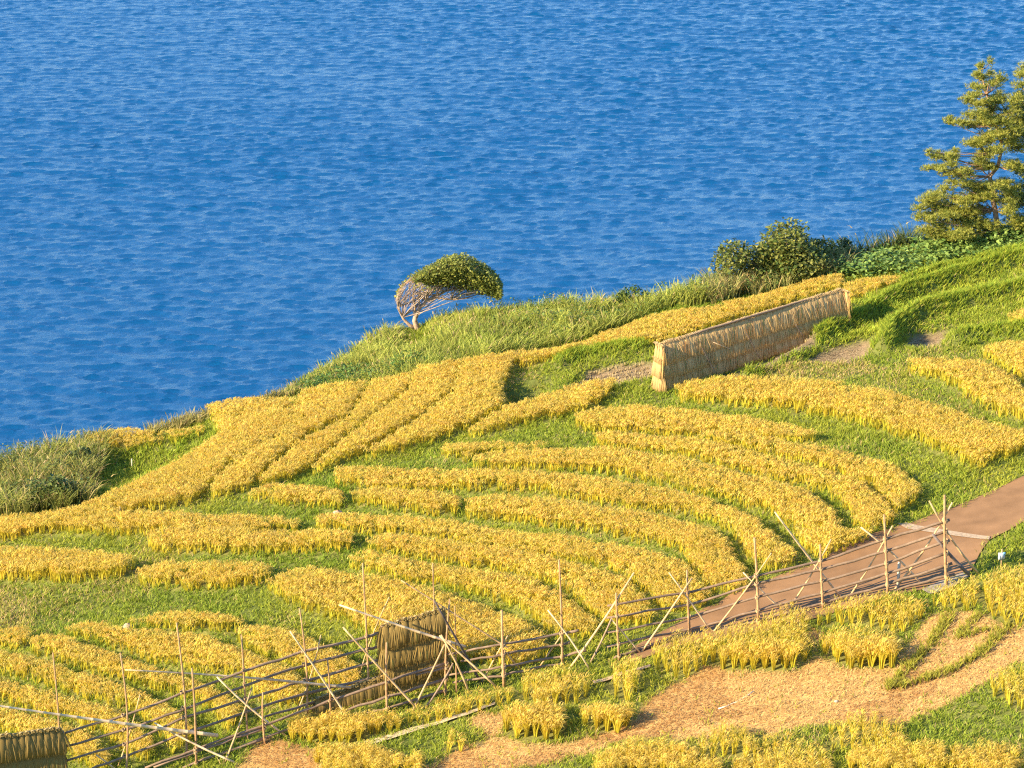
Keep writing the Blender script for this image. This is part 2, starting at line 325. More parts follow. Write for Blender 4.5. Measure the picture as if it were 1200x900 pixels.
# ------------------------------------------------------------------ materials
def mat_col(name, rough=.8, trans=0.0, noise=None, spec=.15, bump=None):
    """colour from the mesh's own piece colours, varied by object-space noise"""
    m = bpy.data.materials.new(name); m.use_nodes = True; t = m.node_tree; N = t.nodes; L = t.links
    p = N['Principled BSDF']; p.inputs['Roughness'].default_value = rough; p.inputs['Specular IOR Level'].default_value = spec
    a = N.new('ShaderNodeAttribute'); a.attribute_name = 'col'
    out = a.outputs['Color']
    if noise:
        tc = N.new('ShaderNodeTexCoord'); nz = N.new('ShaderNodeTexNoise'); nz.inputs['Scale'].default_value = noise[0]; nz.inputs['Detail'].default_value = 5
        L.new(tc.outputs['Object'], nz.inputs['Vector'])
        mr = N.new('ShaderNodeMapRange'); mr.inputs[1].default_value = .3; mr.inputs[2].default_value = .7; mr.inputs[3].default_value = 1-noise[1]; mr.inputs[4].default_value = 1+noise[1]
        L.new(nz.outputs['Fac'], mr.inputs[0])
        mx = N.new('ShaderNodeVectorMath'); mx.operation = 'SCALE'; L.new(out, mx.inputs[0]); L.new(mr.outputs[0], mx.inputs['Scale']); out = mx.outputs[0]
    L.new(out, p.inputs['Base Color'])
    if bump:
        tc = N.new('ShaderNodeTexCoord'); nb = N.new('ShaderNodeTexNoise'); nb.inputs['Scale'].default_value = bump[0]; nb.inputs['Detail'].default_value = 6
        L.new(tc.outputs['Object'], nb.inputs['Vector']); bm = N.new('ShaderNodeBump'); bm.inputs['Strength'].default_value = bump[1]; bm.inputs['Distance'].default_value = bump[2]
        L.new(nb.outputs['Fac'], bm.inputs['Height']); L.new(bm.outputs[0], p.inputs['Normal'])
    if trans > 0:
        tr = N.new('ShaderNodeBsdfTranslucent'); L.new(out, tr.inputs['Color'])
        ms = N.new('ShaderNodeMixShader'); ms.inputs[0].default_value = trans
        L.new(p.outputs[0], ms.inputs[1]); L.new(tr.outputs[0], ms.inputs[2]); L.new(ms.outputs[0], N['Material Output'].inputs[0])
    return m
M_rice = mat_col('ripe_rice', .6, .42)
M_grass = mat_col('grass_blade', .6, .35)
M_leaf = mat_col('leaf', .5, .25, spec=.3)
M_ground = mat_col('soil', .95, 0, (3.0, .25), .05, (14, .6, .05))
M_straw = mat_col('dry_straw', .75, .12)
M_wood = mat_col('weathered_pole', .7, 0, (9.0, .22), .2)
M_bark = mat_col('bark', .9, 0, (8.0, .3), .1, (20, .5, .02))
M_paint = mat_col('painted', .5, 0, (6.0, .08), .3)
M_stone = mat_col('stone', .9, 0, (12.0, .2), .1, (10, .6, .03))

# ------------------------------------------------------------------ sea
def make_sea():
    xs = np.arange(-50, 50.01, .28); ys = np.arange(112, 276.01, .28)
    nx, ny = len(xs), len(ys)
    N = 640; Ls = N*.28
    r = np.random.default_rng(3)
    kx = np.fft.fftfreq(N, .28)*2*pi; ky = kx.copy(); KX, KY = np.meshgrid(kx, ky)
    K = np.hypot(KX, KY); K[0, 0] = 1
    ang = np.abs(KY*cos(.12)+KX*sin(.12))/K
    Lw = .15
    P = np.exp(-1/(K*Lw)**2)/K**3.7*ang**5*np.exp(-(K*.05)**2)
    P[0, 0] = 0; P2 = np.exp(-1/(K*.42)**2)/K**3.7*ang**8; P2[0, 0] = 0; P = P/P.sum()+.38*P2/P2.sum()
    spec = (r.normal(size=(N, N))+1j*r.normal(size=(N, N)))*np.sqrt(P)
    h = np.real(np.fft.ifft2(spec)); s = h.std(); h /= s
    dxk = np.real(np.fft.ifft2(spec*1j*KX/K))/s; dyk = np.real(np.fft.ifft2(spec*1j*KY/K))/s
    amp = .034
    X, Y = np.meshgrid(xs, ys)
    # the far side keeps the same field, cropped
    hh = h[:ny, :nx]*amp; dx = dxk[:ny, :nx]*amp; dy = dyk[:ny, :nx]*amp
    ed = np.minimum.reduce([X-xs[0], xs[-1]-X, Y-ys[0], ys[-1]-Y]); fade = np.clip(ed/5, 0, 1)
    gust = .75+.5*vnoise(X, Y, 26, 5)
    V = np.stack([X+dx*fade*gust*1.5, Y+dy*fade*gust*1.5, hh*fade*gust], -1).reshape(-1, 3)
    idx = np.arange(nx*ny).reshape(ny, nx)
    F = np.stack([idx[:-1, :-1], idx[:-1, 1:], idx[1:, 1:], idx[1:, :-1]], -1).reshape(-1, 4)
    # calm outer sea to the horizon, butted to the wave field
    B = 9000; q = len(V)
    x0, x1, y0, y1 = xs[0], xs[-1], ys[0], ys[-1]
    V = np.vstack([V, [(-B,-B,0),(B,-B,0),(B,B,0),(-B,B,0),(x0,y0,0),(x1,y0,0),(x1,y1,0),(x0,y1,0)]])
    F = np.vstack([F, [(q,q+1,q+5,q+4),(q+1,q+2,q+6,q+5),(q+2,q+3,q+7,q+6),(q+3,q,q+4,q+7)]])
    m = bpy.data.materials.new('sea_water'); m.use_nodes = True; t = m.node_tree; Nn = t.nodes; L = t.links
    p = Nn['Principled BSDF']; p.inputs['Base Color'].default_value = (.004, .088, .235, 1); p.inputs['Roughness'].default_value = .17; p.inputs['IOR'].default_value = 1.333
    p.inputs['Specular Tint'].default_value = (.74, .90, 1, 1)
    g = Nn.new('ShaderNodeNewGeometry')
    mp = Nn.new('ShaderNodeMapping'); mp.inputs['Scale'].default_value = (.55, 1.9, 1); L.new(g.outputs['Position'], mp.inputs['Vector'])
    n1 = Nn.new('ShaderNodeTexNoise'); n1.inputs['Scale'].default_value = 5.5; n1.inputs['Detail'].default_value = 6; n1.inputs['Roughness'].default_value = .75; L.new(mp.outputs[0], n1.inputs['Vector'])
    bm = Nn.new('ShaderNodeBump'); bm.inputs['Strength'].default_value = 1; bm.inputs['Distance'].default_value = .05
    L.new(n1.outputs['Fac'], bm.inputs['Height']); L.new(bm.outputs[0], p.inputs['Normal'])
    o = link('sea', np_mesh('sea', V, F, None, [m], True)); tag(o, kind='structure')
make_sea()

# ------------------------------------------------------------------ ground
def make_ground():
    A = np.concatenate([-np.geomspace(9000, 26, 26), [-24], gx, [25.2, 27], np.geomspace(30, 9000, 24)])
    Bv = np.concatenate([[-9000, -600, 0, 20, 40, 52, 58, 60.5], gy, [123.5, 127, 132, 140, 160, 300, 1500, 9000]])
    X, Y = np.meshgrid(A, Bv)
    inn = (X >= GX0) & (X <= gx[-1]) & (Y >= GY0) & (Y <= gy[-1])
    ov = Y-edge_y(X)
    Z = np.maximum(zbase(np.clip(X, -60, 60), np.maximum(Y, 0)), 1.0)-np.where(ov > 0, np.minimum(ov*.75, 30), 0)
    Z = np.where(Z < -1.5, -1.5-np.minimum(-1.5-Z, 8), Z)
    Z[inn] = gz(X[inn], Y[inn])
    Z = np.where(Y > 125, -6, Z)
    Z = np.where((X < -300) & (Y > 40), -6, Z)
    col = np.empty(X.shape+(3,)); n = vnoise(X, Y, 1.3, 3)[..., None]; n2 = vnoise(X, Y, .35, 4)[..., None]
    col[:] = np.array([.12, .15, .03])*(1-n*.5)+np.array([.22, .20, .06])*n*.5
    jx = np.clip(((X-GX0)/GD).round().astype(int), 0, len(gx)-1); jy = np.clip(((Y-GY0)/GD).round().astype(int), 0, len(gy)-1)
    dm = (blur(dirt_mask, 1, 1)[jy, jx]*inn)[..., None]; sm = (blur(stub_mask, 1, 1)[jy, jx]*inn)[..., None]
    rm = ((rice_mask | plot_mask)[jy, jx]*inn)[..., None]
    col = col*(1-dm)+dm*(np.array([.60, .375, .135])*(1-n2*.5)+np.array([.40, .235, .085])*n2*.5)
    col = col*(1-sm)+sm*np.array([.24, .17, .10])
    col = np.where(rm & (dm < .5), np.array([.20, .19, .05]), col)
    sl = (ov[..., None] > 9)
    col = np.where(sl, np.array([.16, .14, .11]), col)
    nx, ny = len(A), len(Bv); idx = np.arange(nx*ny).reshape(ny, nx)
    F = np.stack([idx[:-1, :-1], idx[:-1, 1:], idx[1:, 1:], idx[1:, :-1]], -1).reshape(-1, 4)
    o = link('ground', np_mesh('ground', np.stack([X, Y, Z], -1).reshape(-1, 3), F, col.reshape(-1, 3), [M_ground], True)); tag(o, kind='structure')
make_ground()

def sheet(name, poly_px, dz, mat, colf, kind='structure', step=.12, label=None, cat=None, thick=0):
    W = ground_px(poly_px)[:, :2]
    x0, y0 = W.min(0)-step; x1, y1 = W.max(0)+step
    x1 = min(x1, GX1-.3); x0 = max(x0, GX0+.2)
    xs = np.arange(x0, x1, step); ys = np.arange(y0, y1, step)
    X, Y = np.meshgrid(xs, ys)
    # snap border cells onto the outline for a smooth edge
    ins = inside(W, X, Y)
    near = blur(ins, 1, 1); brd = (~ins) & (near > 0)
    P = np.stack([X[brd], Y[brd]], 1)
    a = W; b = np.roll(W, -1, 0); best = np.full(len(P), 1e9); bp = P.copy()
    for s, e in zip(a, b):
        d = e-s; L2 = d@d
        if L2 < 1e-9: continue
        t = np.clip(((P-s)@d)/L2, 0, 1); q = s+t[:, None]*d; dd = ((P-q)**2).sum(1)
        m = dd < best; best[m] = dd[m]; bp[m] = q[m]
    X[brd] = bp[:, 0]; Y[brd] = bp[:, 1]
    Z = gz(X, Y)+dz
    ok = ins | brd
    idx = np.arange(X.size).reshape(X.shape)
    Q = np.stack([idx[:-1, :-1], idx[:-1, 1:], idx[1:, 1:], idx[1:, :-1]], -1).reshape(-1, 4)
    okf = ok.ravel()[Q].all(1) & (ins.ravel()[Q].any(1)); Q = Q[okf]
    use = np.unique(Q); mp = np.full(X.size, -1); mp[use] = np.arange(len(use)); Q = mp[Q]
    V = np.stack([X.ravel(), Y.ravel(), Z.ravel()], 1)[use]
    o = link(name, np_mesh(name, V, Q, colf(V), [mat], True)); tag(o, label, cat, kind=kind)
    return o
M_road = mat_col('red_road', .9, 0, (2.2, .10), .1, (60, .35, .02))
sheet('road', ROAD, .035, M_road, lambda V: np.array([.33, .185, .09])*(1-.20*vnoise(V[:, 0], V[:, 1], .9, 8)[:, None]-.12*vnoise(V[:, 0], V[:, 1], .25, 9)[:, None]))
sheet('concrete_strip', [(1052,618),(1062,616),(1110,624),(1160,631),(1159,635),(1108,629),(1062,622)], .06, M_stone, lambda V: np.array([.40, .30, .20]), step=.05)
sheet('concrete_slab', [(1080,694),(1100,684),(1128,674),(1136,679),(1116,692),(1090,700)], .06, M_stone, lambda V: np.array([.30, .25, .19]), step=.06)
sheet('path_edge', [(428,872),(480,857),(545,838),(580,824),(580,827),(546,842),(482,862),(431,877)], .07, M_stone, lambda V: np.array([.58, .44, .27]), step=.05)
sheet('path_edge', [(694,802),(735,787),(762,780),(762,783),(737,790),(696,805)], .07, M_stone, lambda V: np.array([.58, .40, .24]), step=.05)

# ------------------------------------------------------------------ rice
EAR0 = np.array([.86, .585, .085]); EAR1 = np.array([.93, .70, .215]); STEM0 = np.array([.60, .52, .05]); STEM1 = np.array([.82, .62, .07])
def bunches(P, h, soup, nstem=7, near=1.0, near_w=1.0, nears=25, earl=1.0, kk=2, wx=1.0):
    """P: (n,3) bunch feet; each bunch is upright stems and leaning ears that droop"""
    n = len(P)
    hh = h*rng.uniform(.86, 1.1, n)*(.87+.24*vnoise(P[:, 0], P[:, 1], 1.3, 19))
    tint = (rng.uniform(.86, 1.1, (n, 1))*np.array([1, 1, 1])+rng.normal(0, .025, (n, 3)))
    green = (vnoise(P[:, 0], P[:, 1], 2.5, 11) > .62).astype(float)*.25+rng.uniform(0, .25, n)
    # stems
    k = nstem; B = np.repeat(P, k, 0); a = rng.uniform(0, 2*pi, n*k); r = rng.uniform(.0, .05, n*k)
    B = B+np.stack([r*np.cos(a), r*np.sin(a), 0*a-.02], 1)
    H = np.repeat(hh, k)*rng.uniform(.7, .98, n*k); sp = rng.uniform(.05, .14, n*k)*(h/.45)
    off = np.stack([np.cos(a)*sp+.03, np.sin(a)*sp], 1)
    tk = np.repeat(tint, k, 0); gk = np.repeat(green, k)[:, None]
    soup.add(*blades(B, H, off, 0.02, .034*near_w, STEM0*tk, (STEM1*(1-gk)+np.array([.30, .36, .04])*gk)*tk, 2))
    # ears
    k = nears; B = np.repeat(P, k, 0); a = rng.uniform(0, 2*pi, n*k); r = rng.uniform(.0, .13, n*k)*(h/.45)
    B = B+np.stack([r*np.cos(a), r*np.sin(a), np.repeat(hh, k)*rng.uniform(.66 if kk == 2 else .50, .9, n*k)], 1)
    L = rng.uniform(.15, .28, n*k)*earl; ln = 2*pi*(.95+.22*(vnoise(P[:, 0], P[:, 1], 1.8, 13)-.5)); lx = np.repeat(np.cos(ln), k); ly = np.repeat(np.sin(ln), k)
    off = np.stack([np.cos(a)*L*.38+.11*lx, np.sin(a)*L*.38+.11*ly], 1)
    H = rng.uniform(.12, .24, n*k)*(.6+.4*h/.45)
    tk = np.repeat(tint, k, 0); mix = rng.uniform(0, 1, (n*k, 1))
    c1 = (EAR0*(1-mix)+EAR1*mix)*tk
    soup.add(*blades(B, H, off, H*1.0, .022*near_w*wx, c1*np.array([.93, .98, .8]), c1, kk, power=1.3))
total_b = 0
for label, poly, h in STRIPS:
    Wp = ground_px(poly); x0, y0 = Wp[:, 0].min(), Wp[:, 1].min(); x1, y1 = Wp[:, 0].max(), Wp[:, 1].max()
    st = .20
    X, Y = np.meshgrid(np.arange(x0-.5, x1+.5, st), np.arange(y0-1.5, y1+.5, st))
    X = X+rng.uniform(-.06, .06, X.shape)+.12*((np.arange(X.shape[0])[:, None]) % 2); Y = Y+rng.uniform(-.06, .06, Y.shape)
    X = X.ravel(); Y = Y.ravel(); px = to_px(np.stack([X, Y, zbase(X, Y)+.11], 1))
    ok = planted(poly, h, px[:, 0], px[:, 1], Y, .22 if 'lobe' in label else .58) & (X > GX0+.3) & (X < GX1-.3) & (px[:, 0] > -60) & (px[:, 0] < 1260) & (px[:, 1] < 935) & (Y < edge_y(X)+.8)
    # a few missing plants
    ok &= rng.uniform(0, 1, len(ok)) > .03
    X, Y = X[ok], Y[ok]
    if not len(X): print('EMPTY', label); continue
    total_b += len(X)
    P = np.stack([X, Y, gz(X, Y)], 1); sp = Soup(); bunches(P, h, sp)
    org = P.mean(0); org[2] = P[:, 2].min()
    o = link('rice_crop', sp.mesh('rice_crop', M_rice, org), loc=org); tag(o, label, 'rice crop', kind='stuff')
print('bunches', total_b)
# single plants of the nearest plots
variants = []
for i in range(8):
    s = Soup(); bunches(np.array([[0, 0, 0.0]]), .66, s, nstem=34, nears=60, near_w=.80, earl=1.25, kk=3, wx=1.15)
    variants.append(s.mesh('rice_plant', M_rice))
cand = []
for k, (label, poly, h) in enumerate(PLOTS):
    Wp = ground_px(poly); x0, y0 = Wp[:, 0].min(), Wp[:, 1].min(); x1, y1 = Wp[:, 0].max(), Wp[:, 1].max(); st = .27
    X, Y = np.meshgrid(np.arange(x0-.5, x1+.5, st), np.arange(y0-1.5, y1+.5, st))
    X = (X+rng.uniform(-.04, .04, X.shape)).ravel(); Y = (Y+rng.uniform(-.04, .04, Y.shape)).ravel(); px = to_px(np.stack([X, Y, zbase(X, Y)], 1))
    ok = planted(poly, h, px[:, 0], px[:, 1], Y) & (px[:, 0] > -20) & (px[:, 0] < 1225) & (px[:, 1] < 925)
    fr = ~inside(poly, px[:, 0], px[:, 1]+5.5)
    for x, y, q, f in zip(X[ok], Y[ok], px[ok], fr[ok]): cand.append((k, h, x, y, q[1], f))
print('single plants', len(cand))
cand.sort(key=lambda c: -c[1]-.002*c[4])
rest = Soup()
for i, (k, h, x, y, v, f) in enumerate(cand):
    z = float(gz(x, y))
    if i < 300:
        o = link('rice_plant', variants[i % 8], loc=(x, y, z)); o.rotation_euler = (0, 0, rng.uniform(-.5, .5)); s = h/.66*rng.uniform(.82, 1.14); o.scale = (max(s, .85), max(s, .85), s)
        cl = PLOTS[k][0].split(' rice plant in ')[1]; tag(o, ('front-row' if f else 'inner')+' rice plant of '+cl, 'rice plant', 'rice plants in '+cl)
    else: bunches(np.array([[x, y, z]]), h, rest, nstem=12, nears=20, near_w=.8)
if rest.V: tag(link('rice_crop', rest.mesh('rice_crop', M_rice)), 'rice at the bottom edge of the nearest field', 'rice crop', kind='stuff')

# ------------------------------------------------------------------ grass on the banks
def scatter(n, x0=GX0+.3, x1=GX1-.3, y0=GY0+2, y1=GY1-2):
    X = rng.uniform(x0, x1, n); Y = rng.uniform(y0, y1, n); z = zbase(X, Y); px = to_px(np.stack([X, Y, z], 1))
    ok = (px[:, 0] > -50) & (px[:, 0] < 1250) & (px[:, 1] < 930)
    return X[ok], Y[ok], px[ok]
def gm(mask, X, Y):
    return mask[np.clip(((Y-GY0)/GD).round().astype(int), 0, len(gy)-1), np.clip(((X-GX0)/GD).round().astype(int), 0, len(gx)-1)]
veg_px = TB([(-60,500),(60,480),(130,480),(260,440),(400,380),(600,330),(850,280),(1250,180)], [(-60,612),(0,607),(67,600),(112,588),(105,560),(130,530),(240,495),(262,476),(350,462),(433,450),(500,438),(600,418),(680,398),(707,388),(767,366),(833,356),(905,342),(990,325),(1070,318),(1120,300),(1250,285)])
LIME = np.array([.50, .49, .055]); DEEP = np.array([.18, .28, .03]); OLIVE = np.array([.40, .36, .07]); TAN = np.array([.62, .46, .20])
rice_core = blur(rice_mask, 1, 1) > .93; plot_core = blur(plot_mask, 1, 1) > .6
def make_grass():
    X, Y, px = scatter(230000)
    ed = edge_y(X)
    jx_ = rng.normal(0, 2.5, len(X)); ok = (Y < ed+1.5) & ~gm(rice_core, X, Y) & ~gm(plot_core, X, Y) & ~inside(ROAD, px[:, 0]+jx_, px[:, 1]+jx_*.6)
    d = gm(dirt_mask, X, Y); ok &= ~(d & (rng.uniform(0, 1, len(X)) > .035)); ok &= ~gm(stub_mask, X, Y)
    X, Y, px = X[ok], Y[ok], px[ok]; print('grass tufts', len(X))
    n = len(X); k = 4
    P = np.stack([X, Y, gz(X, Y)], 1); B = np.repeat(P, k, 0); m = n*k
    a = rng.uniform(0, 2*pi, m); r = rng.uniform(0, .09, m); B = B+np.stack([r*np.cos(a), r*np.sin(a), 0*a-.01], 1)
    tall = .12+.16*vnoise(X, Y, 1.1, 21)**1.5
    H = np.repeat(tall, k)*rng.uniform(.7, 1.3, m)
    off = np.stack([np.cos(a), np.sin(a)], 1)*(H*rng.uniform(.3, .9, m))[:, None]+np.array([.02, 0])
    q = np.repeat(.55*vnoise(X, Y, 1.6, 22)+.45*vnoise(X, Y, 5, 27), k)[:, None]*.85+rng.uniform(0, .35, (m, 1))-.08; dp = np.clip((vnoise(X, Y, 2.4, 23)-.64)*5, 0, 1)*.35; dp = np.where(inside([(-50,690),(0,694),(34,702),(38,736),(0,744),(-50,745)], px[:, 0], px[:, 1]) | inside([(850,440),(905,425),(1010,424),(1045,436),(980,450),(880,446)], px[:, 0], px[:, 1]) | inside([(130,660),(150,655),(165,672),(150,690)], px[:, 0], px[:, 1]), .75, dp); dry = rng.uniform(0, 1, (m, 1)) < .05+np.repeat(dp, k)[:, None]
    c = DEEP*1.2*(1-q)+LIME*q; c = np.where(dry, np.where(rng.uniform(0, 1, (m, 1)) < .5, OLIVE*1.3, np.array([.62, .44, .20])), c)*rng.uniform(.75, 1.2, (m, 1))
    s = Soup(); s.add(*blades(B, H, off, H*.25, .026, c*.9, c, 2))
    tag(link('grass', s.mesh('grass', M_grass)), 'short green grass covering the banks between the rice terraces', 'grass', kind='stuff')
make_grass()
def make_ridge(label, line, h=.27, w=.18, c0=None):
    c0 = OLIVE if c0 is None else c0
    G = np.array([gnd(*p) for p in line]); s = Soup(); segs = []
    for a, b in zip(G[:-1], G[1:]):
        n = max(2, int(np.linalg.norm(b-a)/(.018 if w < .3 else .008))); t = rng.uniform(0, 1, n)[:, None]; segs.append(a*(1-t)+b*t)
    P = np.concatenate(segs); P[:, :2] += rng.normal(0, w/2, (len(P), 2)); P[:, 2] = gz(P[:, 0], P[:, 1])
    P = P[~gm(stub_mask, P[:, 0], P[:, 1])]
    n = len(P); k = 5; B = np.repeat(P, k, 0); m = n*k; a = rng.uniform(0, 2*pi, m); H = rng.uniform(.6, 1.2, m)*h
    q = rng.uniform(0, 1, (m, 1)); c = LIME*1.05*q+c0*(1-q)
    s.add(*blades(B, H, np.stack([np.cos(a), np.sin(a)], 1)*H[:, None]*.5, H*.2, .024, c*.7, c, 2))
    tag(link('grass_ridge', s.mesh('grass_ridge', M_grass)), label, 'grass ridge', kind='stuff')
make_ridge('long grassy ridge crossing the bare ground from the clump down to its tip', [(1112,722),(1104,736),(1090,755),(1072,776),(1050,797),(1040,808)])
make_ridge('lower grassy ridge curving from the tip up towards the corner field', [(1040,808),(1066,803),(1090,796),(1115,787),(1138,774),(1160,758),(1170,745),(1183,735)])
make_ridge('short inner grassy ridge on the bare ground between the other two', [(1150,722),(1135,734),(1122,748),(1140,744),(1162,738)], .2)

RG = ['tall grass along the broad bank curving up from the straw wall to the right edge', 'tall grass on the bank curling round the upper stubble plot', None, 'tall grass on the highest bank below the creeper carpet', 'tall grass on the bank behind the stubble left of the straw wall', 'grass on the low bank under the upper stubble plot', None, 'grass on the small bank just behind the right end of the straw wall']
for lab, (ln_, hh, ww) in [(RG[i], RIDGES[i]) for i in (0, 1, 3, 4, 5)]:
    make_ridge(lab, ln_, .32, .5, DEEP*1.7)
# straw litter on the bare ground and cut stubble
def make_litter():
    X, Y, px = scatter(330000, 0-12, GX1-.4, GY0+2, 84); ok = gm(dirt_mask, X, Y); X, Y = X[ok], Y[ok]; n = len(X); print('litter', n)
    a = rng.uniform(0, 2*pi, n); L = rng.uniform(.06, .2, n); P = np.stack([X, Y, gz(X, Y)+rng.uniform(.005, .03, n)], 1)
    q = rng.uniform(0, 1, (n, 1)); c = np.array([.82, .54, .19])*q+np.array([.60, .365, .12])*(1-q)
    dk = (vnoise(X, Y, 1.4, 31) > .6)[:, None]; c = np.where(dk, c*np.array([.72, .62, .6]), c)
    s = Soup(); s.add(*blades(P, rng.uniform(.0, .09, n), np.stack([np.cos(a)*L, np.sin(a)*L], 1), .02, .018, c, c, 2, power=1, side=a+pi/2))
    tag(link('straw_litter', s.mesh('straw_litter', M_straw)), 'cut rice straw strewn over the bare reddish ground', 'straw', kind='stuff')
make_litter()
STUB_LABEL = ['cut rice stubble in the grey plot left of the straw wall', 'rows of cut rice stubble right of the straw wall, nearest to it', 'cut rice stubble in the small plot under the grassy bank', 'fallen straw along the foot of the long straw wall']
for lab, p in zip(STUB_LABEL, STUBBLE):
    Wp = ground_px(p); d = Wp.max(0)-Wp.min(0)
    X, Y = np.meshgrid(np.arange(Wp[:, 0].min(), Wp[:, 0].max(), .16), np.arange(Wp[:, 1].min(), Wp[:, 1].max(), .30)); X = X.ravel()+rng.normal(0, .015, X.size); Y = Y.ravel()+rng.normal(0, .02, Y.size)+.25*X
    px = to_px(np.stack([X, Y, zbase(X, Y)], 1)); ok = inside(p, px[:, 0], px[:, 1]); X, Y = X[ok], Y[ok]
    k = 9; B = np.repeat(np.stack([X, Y, gz(X, Y)], 1), k, 0); m = len(B); B[:, :2] += rng.normal(0, .03, (m, 2)); q = rng.uniform(.6, 1.1, (m, 1))
    s = Soup(); s.add(*blades(B, rng.uniform(.09, .17, m), rng.normal(0, .04, (m, 2)), 0, .03, np.array([.45, .34, .14])*q, np.array([.80, .62, .34])*q, 1))
    n = 1200; X2 = rng.uniform(Wp[:, 0].min(), Wp[:, 0].max(), n); Y2 = rng.uniform(Wp[:, 1].min(), Wp[:, 1].max(), n); px = to_px(np.stack([X2, Y2, zbase(X2, Y2)], 1)); ok = inside(p, px[:, 0], px[:, 1]); X2, Y2 = X2[ok], Y2[ok]; n = len(X2); a = rng.normal(.3, .5, n)
    c = np.array([.62, .47, .26])*rng.uniform(.6, 1.1, (n, 1))
    s.add(*blades(np.stack([X2, Y2, gz(X2, Y2)+.02], 1), .03, np.stack([np.cos(a), np.sin(a)], 1)*.22, .02, .02, c, c, 2, side=a+pi/2))
    tag(link('stubble', s.mesh('stubble', M_straw)), lab, 'stubble', kind='stuff')

# ------------------------------------------------------------------ shore vegetation
def veg_points(n, poly, extra=0):
    Wp = ground_px(poly); area = max(.5, float(np.prod(Wp[:, :2].max(0)-Wp[:, :2].min(0))))
    X, Y, px = scatter(int(n*area/2600*2.2), max(GX0+.3, Wp[:, 0].min()), min(GX1-.3, Wp[:, 0].max()), Wp[:, 1].min(), min(GY1-2, Wp[:, 1].max()+3)); Zs = gz(X, Y); p2 = to_px(np.stack([X, Y, Zs], 1))
    ok = inside(poly, px[:, 0], px[:, 1]) & (Y < edge_y(X)+3.5) & ~gm(stub_mask, X, Y)
    return np.stack([X[ok], Y[ok], Zs[ok]], 1), px[ok]
def tall_grass(label, poly, n, h, colA, colB, k=12, lean=.25, dry=.08, w=.03, cat='tall grass', name='tall_grass', hn=2.0):
    P, px = veg_points(n, poly)
    if not len(P): print('EMPTY', label); return
    hs = h*(.45+.7*vnoise(P[:, 0], P[:, 1], hn, 41)+.55*vnoise(P[:, 0], P[:, 1], .6, 43)); near_tree = np.clip((np.abs(px[:, 0]-487)-4)/26, .08, 1); hs = np.where(px[:, 1] < 415, hs*near_tree, hs)
    if name == 'tall_grass' and lean == .2 and h > .5: hs = hs*np.clip(.65+.35*(px[:, 0]-440)/90, .65, 1)
    B = np.repeat(P, k, 0); m = len(B); a = rng.uniform(0, 2*pi, m); r = rng.uniform(0, .16, m); B = B+np.stack([r*np.cos(a), r*np.sin(a), 0*a-.03], 1)
    H = np.repeat(hs, k)*rng.uniform(.55, 1.15, m); off = np.stack([np.cos(a)+lean*1.3, np.sin(a)*.9], 1)*(H*rng.uniform(.25, .6, m))[:, None]
    q = rng.uniform(0, 1, (m, 1))*.6+.4*np.repeat(vnoise(P[:, 0], P[:, 1], 1.5, 42), k)[:, None]; c = colA*(1-q)+colB*q; c = np.where(rng.uniform(0, 1, (m, 1)) < dry*.5+dry*1.4*np.repeat(vnoise(P[:, 0], P[:, 1], .8, 44), k)[:, None]**2, TAN, c)*np.repeat(.7+.6*vnoise(P[:, 0], P[:, 1], .7, 45), k)[:, None]
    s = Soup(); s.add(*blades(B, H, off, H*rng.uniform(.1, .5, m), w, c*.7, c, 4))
    if h > .5:
        pk = rng.uniform(0, 1, m) < .012; T = B[pk]+np.concatenate([off[pk]*.8, (H[pk]*.85)[:, None]], 1)
        s.add(*blades(T, .16, off[pk]*.35, .05,   .05, TAN*.7, TAN*.95, 2))
    print(name, len(P)); tag(link(name, s.mesh(name, M_grass)), label, cat, kind='stuff')
def leafy(label, poly, n, h, size, colA, colB, k=9, cat='undergrowth', name='undergrowth', droop=.0, flat=.5):
    P, px = veg_points(n, poly)
    if not len(P): print('EMPTY', label); return
    hs = h*(.3+1.0*vnoise(P[:, 0], P[:, 1], 1.2, 51)); B = np.repeat(P, k, 0); m = len(B); B[:, :2] += rng.normal(0, .12, (m, 2)); B[:, 2] += np.repeat(hs, k)*rng.uniform(.1, 1, m)
    s = Soup(); leaf_cards(s, B, size, colA, colB, flat); print(name, len(P)); tag(link(name, s.mesh(name, M_leaf)), label, cat, kind='stuff')
def leaf_cards(s, B, size, colA, colB, flat=.5, up=None):
    """folded leaf: two triangles either side of a midrib"""
    m = len(B); a = rng.uniform(0, 2*pi, m); L = size*rng.uniform(.6, 1.3, m); t = rng.normal(-.1, flat, m); d = np.stack([np.cos(a)*np.cos(t), np.sin(a)*np.cos(t), np.sin(t)], 1)
    sd = np.stack([-np.sin(a), np.cos(a), rng.normal(0, .45, m)], 1); sd /= np.linalg.norm(sd, axis=1)[:, None]; w = L*.38
    V = np.empty((m, 4, 3)); V[:, 0] = B; V[:, 2] = B+d*L[:, None]; mid = B+d*(L*.45)[:, None]; V[:, 1] = mid+sd*w[:, None]+[0, 0, 0]; V[:, 3] = mid-sd*w[:, None]; V[:, [1, 3], 2] += (L*.12)[:, None]
    F = (np.arange(m)[:, None, None]*4+np.array([(0, 1, 2), (0, 2, 3)])[None]).reshape(-1, 3)
    q = rng.uniform(0, 1, (m, 1)); c = colA*(1-q)+colB*q; s.add(V.reshape(-1, 3), F, np.repeat(c, 4, 0))
